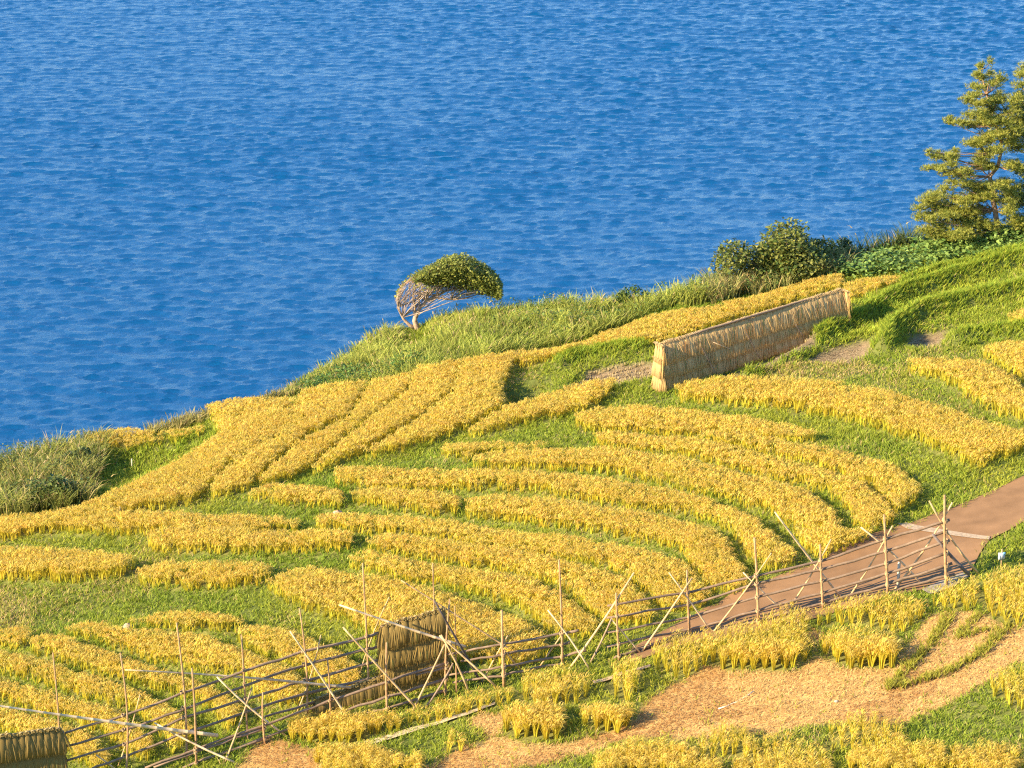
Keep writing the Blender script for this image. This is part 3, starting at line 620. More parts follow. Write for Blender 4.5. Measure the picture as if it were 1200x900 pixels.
# band in front of / left of the bent tree
SH = lambda pts: pts
left_reeds = [(-60,520),(0,500),(60,500),(100,500),(125,515),(120,545),(108,562),(112,588),(67,600),(0,609),(-60,614)]
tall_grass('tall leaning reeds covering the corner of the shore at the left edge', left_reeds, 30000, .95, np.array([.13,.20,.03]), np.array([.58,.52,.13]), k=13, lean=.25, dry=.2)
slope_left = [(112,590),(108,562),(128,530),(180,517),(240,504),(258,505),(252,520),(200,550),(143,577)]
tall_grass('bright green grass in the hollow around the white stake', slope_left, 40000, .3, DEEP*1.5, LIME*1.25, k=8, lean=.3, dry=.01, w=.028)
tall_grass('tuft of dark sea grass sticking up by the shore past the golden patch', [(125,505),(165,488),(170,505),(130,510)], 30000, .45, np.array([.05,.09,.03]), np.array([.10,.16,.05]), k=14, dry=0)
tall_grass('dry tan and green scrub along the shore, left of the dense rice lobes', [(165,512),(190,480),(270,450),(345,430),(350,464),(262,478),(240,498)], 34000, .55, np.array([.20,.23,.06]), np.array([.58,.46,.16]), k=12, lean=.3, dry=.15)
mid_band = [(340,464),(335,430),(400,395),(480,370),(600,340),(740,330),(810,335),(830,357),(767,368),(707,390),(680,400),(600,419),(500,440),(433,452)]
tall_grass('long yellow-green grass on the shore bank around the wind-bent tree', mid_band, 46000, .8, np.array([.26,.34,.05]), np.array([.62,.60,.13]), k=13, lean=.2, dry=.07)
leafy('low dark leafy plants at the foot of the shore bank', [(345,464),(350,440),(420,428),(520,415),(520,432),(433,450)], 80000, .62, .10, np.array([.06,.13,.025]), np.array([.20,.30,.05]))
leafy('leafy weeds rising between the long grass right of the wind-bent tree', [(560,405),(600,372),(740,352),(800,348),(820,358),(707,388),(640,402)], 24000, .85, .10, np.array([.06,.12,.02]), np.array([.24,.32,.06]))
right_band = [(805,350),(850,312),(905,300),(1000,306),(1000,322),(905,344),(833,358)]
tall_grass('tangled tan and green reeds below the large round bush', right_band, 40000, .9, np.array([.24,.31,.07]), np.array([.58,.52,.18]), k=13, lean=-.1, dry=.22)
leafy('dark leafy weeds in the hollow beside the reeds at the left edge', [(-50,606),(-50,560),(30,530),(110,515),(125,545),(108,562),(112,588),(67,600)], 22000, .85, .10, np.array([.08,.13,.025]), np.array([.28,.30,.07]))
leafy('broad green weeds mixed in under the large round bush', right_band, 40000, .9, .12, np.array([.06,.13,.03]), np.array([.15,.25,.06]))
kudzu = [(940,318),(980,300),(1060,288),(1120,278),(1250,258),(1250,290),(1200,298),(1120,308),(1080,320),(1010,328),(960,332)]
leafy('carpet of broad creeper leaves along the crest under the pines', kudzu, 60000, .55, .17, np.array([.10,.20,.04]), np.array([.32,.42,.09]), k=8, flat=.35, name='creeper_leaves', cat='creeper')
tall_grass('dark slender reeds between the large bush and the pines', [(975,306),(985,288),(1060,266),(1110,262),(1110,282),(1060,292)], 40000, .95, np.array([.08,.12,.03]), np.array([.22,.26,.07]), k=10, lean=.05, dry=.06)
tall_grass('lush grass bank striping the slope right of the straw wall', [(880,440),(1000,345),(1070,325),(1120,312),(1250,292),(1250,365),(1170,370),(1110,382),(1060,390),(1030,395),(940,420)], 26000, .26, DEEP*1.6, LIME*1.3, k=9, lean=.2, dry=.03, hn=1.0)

# ------------------------------------------------------------------ shrubs
def shrub(name, label, base_px, w_px, h_px, n, colA, colB, leaf=.13, lumps=12, depth=.8):
    g = gnd(*base_px); sh, sc = scales(g); Wd = w_px/sh/2; Hh = h_px/sc
    root = empty(name, g); tag(root, label, 'shrub')
    r = np.random.default_rng(int(base_px[0])); cs = []
    for i in range(lumps):
        a = r.uniform(-1, 1); cs.append((a*Wd*.78, r.uniform(-1, 1)*Wd*depth*.6, Hh*(.25+.5*r.uniform()*(1-.6*a*a)), Wd*r.uniform(.26, .42)))
    cs.append((.15*Wd, 0, Hh*.78, Wd*.3))
    P = []
    for cx, cy, cz, rr in cs:
        m = n//len(cs); d = r.normal(size=(m, 3)); d /= np.linalg.norm(d, axis=1)[:, None]; P.append(np.array([cx, cy, cz])+d*rr*(r.uniform(.55, 1.08, (m, 1)))*np.array([1, 1, .8]))
    P = np.concatenate(P); P = P[P[:, 2] > 0.02]
    s = Soup(); leaf_cards(s, P, leaf, colA, colB, .6)
    # some brown leaves
    link('foliage', s.mesh('foliage', M_leaf), root)
    b = Soup()
    for cx, cy, cz, rr in cs:
        b.add(*tube([(0, 0, -.1), (cx*.4, cy*.4, cz*.5), (cx, cy, cz+rr*.5)], [.05, .03, .012], 5), np.array([.16, .12, .07]))
    link('stem', b.mesh('stem', M_bark), root)
shrub('shrub', 'large round dark green bush on the crest behind the straw wall', (910,330), 158, 72, 9500, np.array([.07,.12,.022]), np.array([.32,.31,.07]), .16, 15)
shrub('shrub', 'small leafy bush poking above the shore grass right of the wind-bent tree', (741,362), 44, 30, 900, np.array([.05,.10,.02]), np.array([.16,.23,.05]), .12, 7)
shrub('shrub', 'low grey-green bush beside the right shoulder of the large round bush', (985,306), 50, 28, 1000, np.array([.05,.09,.03]), np.array([.13,.19,.07]), .12, 7)

shrub('shrub', 'dark leafy bush half sunk in the reeds at the left edge of the shore', (62,592), 70, 36, 1800, np.array([.05,.09,.02]), np.array([.22,.26,.06]), .13, 9)
shrub('shrub', 'low dark bush by the golden patch, at the upper end of the left reeds', (96,548), 46, 26, 1000, np.array([.05,.09,.02]), np.array([.24,.26,.07]), .12, 7)
# ------------------------------------------------------------------ wind-bent tree
def bent_tree():
    g = gnd(489,387); sh, sc = scales(g)
    def L(u, v, w=0.0): return upright(g, u, v, w)[0]
    root = empty('windswept_tree', g); tag(root, 'small wind-bent tree leaning right over the sea with bare grey branches', 'tree')
    r = np.random.default_rng(5)
    t = Soup(); bark = np.array([.42, .29, .19])
    t.add(*tube([L(492,394), L(489,385), L(486,376), L(487,370)], [.14, .125, .10, .085], 9), bark)
    t.add(*tube([L(489,386), L(480,381), L(473,374), L(468,364), L(465,352), L(467,342)], [.075, .07, .055, .045, .03, .015], 7), bark)
    t.add(*tube([L(487,371), L(486,360), L(484,348), L(485,336), L(490,326)], [.07, .05, .04, .03, .012], 7), bark)
    t.add(*tube([L(487,372), L(491,362), L(499,353), L(512,346), L(525,340), L(540,337)], [.085, .075, .065, .05, .035, .015], 7), bark)
    t.add(*tube([L(498,354), L(512,349), L(528,351), L(545,350), L(560,345)], [.05, .045, .035, .025, .01], 6), bark)
    link('trunk', t.mesh('trunk', M_bark), root)
    U = np.array([463,470,478,490,505,520,533,545,560,575,583,588]); TOPV = np.array([348,334,326,320,311,302,298,298,305,314,323,334]); BOTV = np.array([351,337,332,331,333,336,338,340,343,347,349,348])
    b = Soup(); starts = [L(487,371), L(486,362), L(485,350), L(491,362), L(499,353), L(512,347), L(525,341), L(472,372), L(467,360), L(528,351), L(484,345)]
    for i in range(150):
        u = r.uniform(464, 584); w = r.uniform(-.9, .9)
        f = sqrt(max(0.05, 1-(w/1.35)**2)); top = np.interp(u, U, TOPV); bot = np.interp(u, U, BOTV)
        e = L(u, bot-(bot-top)*.6*r.uniform(0, 1), w)
        cands = [s for s in starts if s[0] < e[0]+.35] or starts[:1]
        s0 = cands[r.integers(len(cands))] if r.uniform() < .5 else min(cands, key=lambda s: abs(s[0]-e[0]+.5))
        d = e-s0; m1 = s0+d*.33+np.array([-.10, 0, -.02])*np.linalg.norm(d)+r.normal(0, .03, 3); m2 = s0+d*.68+np.array([-.09, 0, .02])*np.linalg.norm(d)+r.normal(0, .04, 3)
        r0 = r.uniform(.009, .024); b.add(*tube([s0, m1, m2, e], [r0, r0*.75, r0*.5, r0*.2], 4, False), np.array([.47, .36, .27])*r.uniform(.8, 1.15))
        for _ in range(3):
            q = m1*(1-(a := r.uniform()))+m2*a; b.add(*tube([q, q+np.array([r.uniform(-.05, .25), r.uniform(-.2, .2), r.uniform(.05, .3)])], [.010, .003], 3, False), np.array([.50, .38, .29])*r.uniform(.8, 1.1))
    link('branches', b.mesh('branches', M_bark), root)
    n = 17000; u = r.uniform(463, 588, n*2); w = r.uniform(-1.3, 1.3, n*2); f = np.sqrt(np.clip(1-(w/1.32)**2, 0, 1)); top = np.interp(u, U, TOPV); bot = np.interp(u, U, BOTV); th = (bot-top)
    cnt = vnoise(u*.12, w*2.6, 1.0, 61)
    right = np.clip((u-478)/28, 0.03, 1); dens = r.uniform(0, 1, n*2) < right*(.45+.55*(cnt > .35))
    v = top+(1-f)*th*.5+r.uniform(0, 1, n*2)**1.25*th*f+(cnt-.5)*8
    ok = (v < bot+1) & dens; u, v, w, right = u[ok], v[ok], w[ok], right[ok]
    lo = r.uniform(0, 1, len(v)) < .10; v = np.where(lo, v+r.uniform(2, 10, len(v)), v); up_ = r.uniform(0, 1, len(v)) < .03; v = np.where(up_, v-r.uniform(1, 4, len(v)), v)
    P = upright(g, u, v, w); s = Soup(); leaf_cards(s, P, .095, np.array([.09, .13, .02]), np.array([.40, .40, .08]), .6)
    link('crown', s.mesh('crown', M_leaf), root)
    # reddish bare twigs under the crown
    n = 1500; u = r.uniform(466, 575, n); w = r.uniform(-1.1, 1.1, n); f = np.sqrt(np.clip(1-(w/1.3)**2, 0, 1)); top = np.interp(u, U, TOPV); bot = np.interp(u, U, BOTV)
    v = top+(bot-top)*r.uniform(.35, 1.1, n)*f+(1-f)*3; B = upright(g, u, v, w)
    s = Soup(); a = r.uniform(0, 2*pi, n); c = np.array([.46, .27, .15])*r.uniform(.7, 1.2, (n, 1)); s.add(*blades(B, r.uniform(.06, .2, n), np.stack([.14+.1*np.cos(a), .12*np.sin(a)], 1), 0, .014, c, c, 1))
    link('twigs', s.mesh('twigs', M_bark), root)
bent_tree()

# ------------------------------------------------------------------ pines
def pine(label, base_px, trunk, pads, wmax, seed):
    g = gnd(*base_px); sh, sc = scales(g); r = np.random.default_rng(seed)
    cv = lambda X, Y, w=0.0: upright(g, 1060+X/3.75, 60+Y/3.75, w)[0]
    root = empty('pine_tree', g); tag(root, label, 'pine tree')
    T = [cv(X, Y, w) for X, Y, w in trunk]; T[0][2] -= .3
    n = len(T); t = Soup(); t.add(*tube(T, np.linspace(.12, .018, n), 9), np.array([.42, .26, .15])); link('trunk', t.mesh('trunk', M_bark), root)
    b = Soup(); s = Soup(); Tm = np.array(T)
    allp = []
    for X, Y, rx, ry in pads:
        allp.append((X, Y, rx, ry, r.uniform(-.35, .35)*wmax*.6))
        if r.uniform() < .85: allp.append((X+r.uniform(-15, 15)+.15*(410-X), Y+r.uniform(-14, 16), rx*.9, ry, r.choice([-1, 1])*r.uniform(.3, .9)*wmax))
    for X, Y, rx, ry in pads:
        if abs(X-410) < 95 and r.uniform() < .6: allp.append((X+r.uniform(-20, 20), Y+r.uniform(-10, 10), rx, ry, -r.uniform(.3, .8)*wmax))
    for X, Y, rx, ry, w in allp:
        c = cv(X, Y, w); R = np.array([rx, rx*1.1, ry*.95])/3.75/sc
        low = Tm[(Tm[:, 2] < c[2]+.1)]; j = low[-1] if len(low) else Tm[0]; j = low[np.argmin(np.abs(low[:, 2]-(c[2]-.25)))] if len(low) else Tm[0]
        mid = (j+c)/2+np.array([0, 0, -.1]); b.add(*tube([j, mid, c], [.028, .018, .007], 5, False), np.array([.36, .23, .13]))
        R = R*np.array([1.35, 1.35, 1.4]); m = int(30+R[0]*R[1]*420)
        d = r.normal(size=(m, 3)); d /= np.linalg.norm(d, axis=1)[:, None]; q = c+d*R*r.uniform(.2, 1.0, (m, 1))
        k = 11; B = np.repeat(q, k, 0); mm = len(B); dd = r.normal(size=(mm, 3)); dd[:, 2] = np.abs(dd[:, 2])*.8+.1; dd /= np.linalg.norm(dd, axis=1)[:, None]
        Ln = r.uniform(.09, .16, mm); qc = np.repeat(r.uniform(0, 1, (m, 1)), k, 0); col = np.array([.20, .25, .035])*(1-qc)+np.array([.58, .54, .10])*qc
        s.add(*blades(B, dd[:, 2]*Ln, dd[:, :2]*Ln[:, None], 0, .022, col*.8, col, 1, power=1))
    link('branches', b.mesh('branches', M_bark), root)
    link('crown', s.mesh('crown', M_leaf), root)
PADS = [(333,70,14,18),(320,105,22,12),(345,120,25,15),(372,100,15,14),(305,155,28,12),(405,135,22,25),(362,155,20,12),(300,195,22,10),(270,215,30,14),(300,230,30,12),(420,190,22,30),(400,220,35,18),(345,225,20,12),(380,255,30,15),(290,283,38,13),(345,290,35,14),(450,270,35,22),(200,298,25,10),(240,315,35,12),(290,325,35,12),(350,320,40,18),(430,310,45,22),(290,405,38,13),(340,390,35,18),(380,370,40,18),(450,355,45,25),(460,400,30,20),(365,440,45,22),(340,465,40,20),(470,500,40,18),(105,445,18,14),(150,450,22,14),(190,470,38,16),(130,470,30,12),(100,515,28,11),(150,515,35,13),(190,540,35,12),(220,525,20,12),(330,500,40,16),(370,510,30,12),(250,550,30,14),(210,580,35,15),(180,605,35,14),(310,600,50,18),(380,595,45,16),(420,580,30,15),(130,640,45,16),(90,660,35,16),(55,690,25,12),(140,680,55,20),(230,650,50,20),(290,650,50,20),(350,640,40,18),(200,700,60,22),(120,720,50,18),(60,730,30,15),(270,710,55,25),(330,700,45,22),(240,750,60,22),(160,760,55,20),(300,760,50,22),(360,770,40,20),(450,700,35,20),(430,660,30,18),(100,790,45,18),(180,810,60,18),(280,800,55,20)]
pine('open-crowned pine with a bare reddish leader standing on the crest at right', (1166,284), [(405,850,0),(408,780,0),(400,700,.05),(385,640,.05),(375,550,0),(410,508,0),(425,440,0),(425,380,0),(400,330,0),(385,270,0),(360,190,0),(333,80,0)], PADS, 1.5, 21)
P2 = [(480,220,40,25),(510,200,25,20),(500,260,30,25),(500,310,35,25),(500,370,35,25),(500,420,35,25),(510,520,30,20),(470,620,45,25),(510,600,35,25),(500,660,40,30),(480,740,50,25),(515,105,22,14),(560,90,40,20),(600,60,40,20),(570,150,45,22),(620,200,50,25),(560,240,50,25),(640,280,55,25),(580,330,50,25),(660,380,60,25),(570,430,55,25),(640,480,60,25),(560,540,60,25),(650,600,70,28),(570,650,60,28),(640,720,70,28),(540,760,60,25),(620,800,70,25)]
pine('pine cut off by the right edge beside the open-crowned one', (1212,274), [(570,850,0),(575,700,0),(560,600,0),(575,450,0),(580,300,0),(590,150,0),(600,40,0)], P2, 1.5, 22)
# dry stalks before the pines
for k, (u, v, hpx, lab) in enumerate([(1091,286,26,'pale broken stalk standing before the low pine boughs'),(1168,272,14,'short pale dead stalk at the foot of the open-crowned pine')]):
    g = gnd(u, v); s = Soup(); s.add(*tube([(0,0,-.1),(.03,0,hpx/32*.6),(.0,0,hpx/32+.25)], [.035,.03,.015], 5), np.array([.5,.36,.2]))
    s.add(*tube([(0.02,0,hpx/32*.5),(.14,0,hpx/32*.8)], [.02,.006], 4), np.array([.5,.36,.2]))
    tag(link('dead_stalk', s.mesh('dead_stalk', M_bark), loc=g), lab, 'dead stalk')

# ------------------------------------------------------------------ racks of poles
F_LINE = [(-40,958),(74,925),(150,915),(230,897),(310,872),(386,848),(454,834),(522,812),(591,803),(659,781),(726,774),(809,745),(889,732),(965,714),(1041,698),(1113,688),(1150,680)]
B_LINE = [(-60,975),(0,955),(70,935),(147,912),(211,893),(285,868),(359,840),(432,818),(525,795)]
W_LINE = [(768,460),(790,451),(870,426),(990,384)]
def line_tab(L):
    G = ground_px(L); return np.array([p[0] for p in L], float), G[:, 1]
LT = {k: line_tab(v) for k, v in dict(F=F_LINE, B=B_LINE, W=W_LINE).items()}
def on(line, u, v, dy=0.0):
    """the point of the rack's own upright plane that shows at pixel (u, v)"""
    y = np.interp(u, *LT[line])+dy; r = rays([(u, v)])[0]; return np.array([0, 0, CAM_Z])+r*(y/r[1])
GREY = np.array([.25, .17, .11]); BAMB = np.array([.66, .43, .21]); PALE = np.array([.84, .60, .34]); BRN = np.array([.46, .27, .13]); DARK = np.array([.10, .08, .07])
def pole_mesh(name, a, b, r0, r1, col, origin, bend=None, nodes=True):
    r0 *= .86; r1 *= .86; a = np.asarray(a, float); b = np.asarray(b, float); L = np.linalg.norm(b-a); m = max(4, int(L/.45)); d = (b-a)/L
    bend = rng.normal(0, .014, 3)*L if bend is None else bend
    pts = []; rad = []; cols = []
    for i in range(m+1):
        t = i/m; c = a*(1-t)+b*t+np.asarray(bend)*sin(pi*t); r = r0*(1-t)+r1*t
        if nodes and 0 < i < m:
            for e, f in ((-.02, 1), (0, 1.16), (.02, 1)): pts.append(c+d*e); rad.append(r*f)
        else: pts.append(c); rad.append(r)
    V, F = tube(pts, rad, 7)
    s = Soup(); tt = ((V-a)@d)/L; sh = 1+.12*np.sin(tt*17+rng.uniform(0, 6))
    s.add(V, F, col*rng.uniform(.88, 1.1)*sh[:, None]); return s.mesh(name, M_wood, origin)
def foot(u, v):
    p = gnd(u, v); p[2] -= .08; return p
racks = {}
def rack(key, name, label, base_px, group=None):
    g = gnd(*base_px); o = empty(name, g); tag(o, label, 'drying rack', group); racks[key] = (o, g); return o
GR = 'pole racks for drying rice beside the road'
rack('R', 'drying_rack', 'long bare rack of six rails on posts beside the red road', (1041,698))
rack('M', 'drying_rack', 'short bare rack of rails just right of the small straw stack', (620,790))
rack('F', 'drying_rack', 'low front rack of lashed rails crossing in front of the small straw stack', (386,848))
rack('B', 'drying_rack', 'rear rack of rails at lower left carrying the two straw-hung parts', (211,893))
LASH = None
posts = {}; rails = {}
def post(key, line, x0, y0, x1, y1, r=.045, col=BRN, dy=0):
    o, g = racks[key]; y = np.interp(x1, *LT[line])+dy
    top = on(line, x0, y0, dy); bot = on(line, x1, y1, dy); z = float(gz(bot[0], bot[1])); bot[2] = min(bot[2], z)-.12
    posts.setdefault(key, []).append((link('post', pole_mesh('post', bot, top, r, r*.7, col, g), o), line, x0, y0, x1, y1, r))
def rail(key, line, pts, r=.042, col=GREY, dy=.07, name='rail'):
    o, g = racks[key]
    rails.setdefault(key, []).append((line, sorted(pts)))
    P = [on(line, u, v, dy) for u, v in pts]; m = []
    for a, b in zip(P[:-1], P[1:]):
        for t in (0, .25, .5, .75): m.append(a*(1-t)+b*t)
    m.append(P[-1]); m = np.array(m); m[:, 2] += np.concatenate([[0], rng.normal(0, .014, len(m)-2), [0]])
    V, F = tube(m, np.linspace(r*1.15, r*.85, len(m)), 7); s = Soup(); s.add(V, F, col*(rng.uniform(.85, 1.12))*(1+.1*np.sin(V[:, :1]*5))); link(name, s.mesh(name, M_wood, g), o)
def brace(key, line, top, ft, r=.03, col=BAMB, dy=-.06, name='brace'):
    o, g = racks[key]; a = foot(*ft); b = on(line, top[0], top[1], dy); link(name, pole_mesh(name, a, b, r*1.15, r*.8, col, g), o)
# right rack
for x0, y0, x1, y1, r in [(1107,580,1110,690,.055),(1036,603,1041,699,.05),(961,638,965,714,.045),(884,630,889,732,.05),(805,668,809,745,.045),(722,695,726,773,.042)]: post('R', 'F', x0, y0, x1, y1, r)
RR = [[(1113,609),(1038,632),(963,657),(887,675),(808,694),(712,710)],[(1110,622),(1038,646),(963,667),(887,684.5),(808,708.5),(711,724)],[(1113,633),(1038,661),(963,681),(887,700),(808,723),(712,741)],[(1109,648),(1038,673),(963,695),(887,716),(808,738),(711,758)],[(1116,660),(1038,686),(963,707),(887,728),(830,741)],[(1119,673),(1075,684),(1038,695)],[(910,726),(887,731),(860,738)],[(809,742),(722,770),(714,774)]]
for p in RR: rail('R', 'F', p, .038)
for t, f, r, c in [((871,671),(921,716),.026,PALE),((904,648),(833,741),.026,BAMB),((908,600),(987,699),.034,PALE),((974,632),(921,716),.03,BAMB),((1009,618),(1083,685),.034,PALE),((1046,616),(995,697),.03,BAMB),((1089,587),(1149,674),.034,BAMB),((1116,589),(1046,691),.034,BAMB),((1093,626),(1139,676),.055,DARK*2),((784,671),(835,739),.026,PALE),((811,677),(749,765),.032,BAMB),((743,671),(665,785),.036,BAMB),((717,724),(690,778),.034,GREY*1.4),((716,725),(753,765),.026,PALE)]: brace('R', 'F', t, f, r, c)
# middle rack
for x0, y0, x1, y1, r in [(655,656,659,781,.042),(588,715,591,803,.055)]: post('M', 'F', x0, y0, x1, y1, r)
for p in [[(678,738.5),(658,742.7),(588,755.7),(522,767)],[(668,753),(658,755.5),(588,766.7),(540,775)],[(687,762),(658,769.6),(588,781),(522,791.6)],[(662,777),(640,781),(588,791),(530,800)]]: rail('M', 'F', p, .036)
for t, f, r, c in [((642,715),(693,786),.026,PALE),((662,739),(631,782),.026,BAMB),((595,745),(563,800),.026,BAMB),((590,760),(612,786),.024,BAMB)]: brace('M', 'F', t, f, r, c)
# front-left rack
for x0, y0, x1, y1, r in [(527,702,522,810,.04),(453,753,454,832,.04),(384,772,387,840,.03),(308,811,311,871,.034),(225,783,230,895,.042),(533,710,535,797,.026)]: post('F', 'F', x0, y0, x1, y1, r)
for p in [[(524,777),(454,799),(387,821),(309,850),(250,870),(170,900)],[(522,796),(454,817),(387,838),(329,858),(235,892)],[(522,809),(454,830),(430,836)],[(522,782),(488,791)],[(311,853),(262,870),(180,899)],[(318,863),(240,890),(205,904)]]: rail('F', 'F', p, .038, GREY*1.15)
for t, f, r, c in [((340,740),(411,842),.03,PALE),((402,735),(494,830),.036,BAMB),((517,744),(551,809),.034,BAMB),((515,745),(585,803),.034,BAMB*1.1),((521,755),(481,832),.034,BAMB*.8),((531,777),(496,826),.034,GREY*1.5),((509,704),(567,801),.04,DARK)]: brace('F', 'F', t, f, r, c)
# rear-left rack
for x0, y0, x1, y1, r in [(425,660,433,816,.036),(351,713,360,838,.034),(283,744,292,889,.038),(207,730,219,895,.04),(141,765,147,912,.036),(62,765,67,868,.032),(73,856,75,930,.04),(507,660,508,720,.03)]: post('B', 'B', x0, y0, x1, y1, r)
for p in [[(444,742),(431,746),(353,764.7),(300,781.7),(211,814),(147,838),(76,859)],[(444,758),(431,760.5),(353,780),(300,798.7),(211,832.7),(147,855),(76,875)],[(444,774),(431,777.5),(353,798.7),(300,815.7),(211,843),(147,872),(76,892)],[(446,793),(431,796),(353,813),(300,830),(211,861),(150,885),(100,905)],[(431,806),(360,826),(310,840)]]: rail('B', 'B', p, .038, GREY*1.1)
for t, f, r, c in [((456,700),(420,796),.022,BAMB),((376,744),(347,834),.024,BAMB),((295,806),(262,894),.03,BAMB*.85),((164,814),(137,900),.022,BAMB),((254,793),(340,862),.032,PALE),((181,847),(283,894),.034,PALE),((113,885),(142,906),.03,PALE),((8,857),(0,888),.024,BAMB)]: brace('B', 'B', t, f, r, c)
def lashings():
    th = []
    for k in range(3):
        V, F = tube([(cos(a)*1.0, sin(a)*1.0+.0, (k-1)*.55+.35*sin(a)) for a in np.linspace(0, 2*pi, 9)], [.28]*9, 4, False); th.append((V, F))
    s = Soup()
    for V, F in th: s.add(V, F, np.array([.52, .36, .19]))
    me = s.mesh('lashing', M_straw)
    for key in posts:
        g = racks[key][1]
        for po, line, x0, y0, x1, y1, r in posts[key]:
            for rl, pts in rails.get(key, []):
                if rl != line or not (pts[0][0]-2 <= x1 <= pts[-1][0]+2): continue
                v = np.interp(x1, [p[0] for p in pts], [p[1] for p in pts])
                if not (y0 < v < y1): continue
                u = x0+(x1-x0)*(v-y0)/(y1-y0); c = on(line, u, v, .02); o = link('lashing', me, po, c-g); o.scale = (r*1.12, r*1.7, r*1.0)
lashings()
# loose long poles laid across the racks
def loose(label, p0, p1, line, r0, r1, col, dy=-.2):
    a = on(line, *p0, dy); b = on(line, *p1, dy); tag(link('bamboo_pole', pole_mesh('bamboo_pole', a, b, r0, r1, col, a), loc=a), label, 'pole')
loose('long pale pole laid across the lower left rails, its thick end by the paired posts', (-30,823), (255,862), 'B', .028, .065, PALE, -.35)
loose('thin straight pale pole resting level across the rails left of the small straw stack', (147,785), (411,806), 'B', .02, .05, PALE*.95, -.15)
loose('pale pole resting on top of the small straw stack', (398,709), (545,758), 'B', .028, .05, PALE*.95, -.45)
loose('thin brown pole slanting behind the post right of the small straw stack', (470,680), (620,775), 'B', .02, .03, BAMB*.8, .3)

# ------------------------------------------------------------------ rice sheaves hung on the racks
STRAW = np.array([.62, .41, .17]); STRAW2 = np.array([.76, .53, .23])
def sheaf_mesh(L, spread, wid, seed, n=105, tone=1.0):
    """a tied bundle straddling its rail (rail runs along x, sheaf hangs towards -y and +y)"""
    r = np.random.default_rng(seed); s = Soup()
    for sg in (-1, 1):
        x0 = r.normal(0, wid*.16, n); base = np.stack([x0, np.full(n, -sg*.03)+r.normal(0, .012, n), np.full(n, .045)+r.normal(0, .012, n)], 1)
        off = np.stack([r.normal(0, wid*.42, n), sg*(spread*r.uniform(.7, 1.0, n)+.03)], 1); H = -L*r.uniform(.9, 1.05, n)
        q = r.uniform(0, 1, (n, 1)); c = (STRAW*(1-q)+STRAW2*q)*tone; c = np.where(r.uniform(0, 1, (n, 1)) < .08, np.array([.36, .34, .10]), c)
        s.add(*blades(base, H, off, 0, .030, c, c*np.array([.95, .9, .8]), 3, power=.55, side=r.uniform(-.5, .5, n)))
        # dense heart of the bundle
        m = 6; th = np.arange(m)*2*pi/m; V = []
        for t, w in ((0, .5), (.35, 1.0), (1, 1.1)):
            cz = .05-L*.92*t; cy = sg*(spread*.68*t**.55+.0); V.append(np.stack([np.cos(th)*wid*.5*w, cy+np.sin(th)*.035*(1+1.3*t), np.full(m, cz)], 1))
        V = np.concatenate(V); F = [(a*m+j, a*m+(j+1) % m, (a+1)*m+(j+1) % m) for a in (0, 1) for j in range(m)]+[(a*m+j, (a+1)*m+(j+1) % m, (a+1)*m+j) for a in (0, 1) for j in range(m)]+[(2*m, 2*m+j, 2*m+j+1) for j in range(1, m-1)]
        s.add(V, np.array(F), STRAW*.9*tone)
    V, F = tube([(-wid*.3, 0, .03), (0, 0, .075), (wid*.3, 0, .03)], [.02, .03, .02], 5); s.add(V, F, STRAW2*.8)
    m = 26; y0 = -r.uniform(.03, .10, m); c = STRAW2*tone*r.uniform(.85, 1.15, (m, 1))
    s.add(*blades(np.stack([r.normal(0, wid*.3, m), y0, r.uniform(.0, .05, m)], 1), .07, np.stack([r.normal(0, .03, m), .16-y0*.3], 1), .06, .03, c, c, 3, power=1, side=r.uniform(-.3, .3, m)))
    return s.mesh('rice_sheaf', M_straw)
def hang(line, tiers, L, spread, wid, dx, label, group, tone=1.0, seed=1):
    """tiers: list of ((u0,v0),(u1,v1)) rail ends"""
    vs = [sheaf_mesh(L, spread, wid, seed*10+i, tone=tone) for i in range(4)]; c = 0
    for j, (p, q) in enumerate(tiers):
        a = on(line, *p); b = on(line, *q); n = max(2, int(np.linalg.norm(b-a)/dx)); ang = atan2(b[1]-a[1], b[0]-a[0])
        for i in range(n+1):
            t = (i+rng.uniform(-.12, .12))/n; t = min(max(t, 0), 1); pt = a*(1-t)+b*t; o = link('rice_sheaf', vs[rng.integers(4)], loc=pt+np.array([0, 0, rng.normal(0, .012)])); o.rotation_euler = (0, rng.normal(0, .025), ang+rng.normal(0, .03))
            sc = rng.uniform(.97, 1.04); o.scale = (sc, (1-.10*(j == 0))*rng.uniform(.95, 1.1), sc); tag(o, label[j], 'rice sheaf', group); c += 1
    print('sheaves', c)
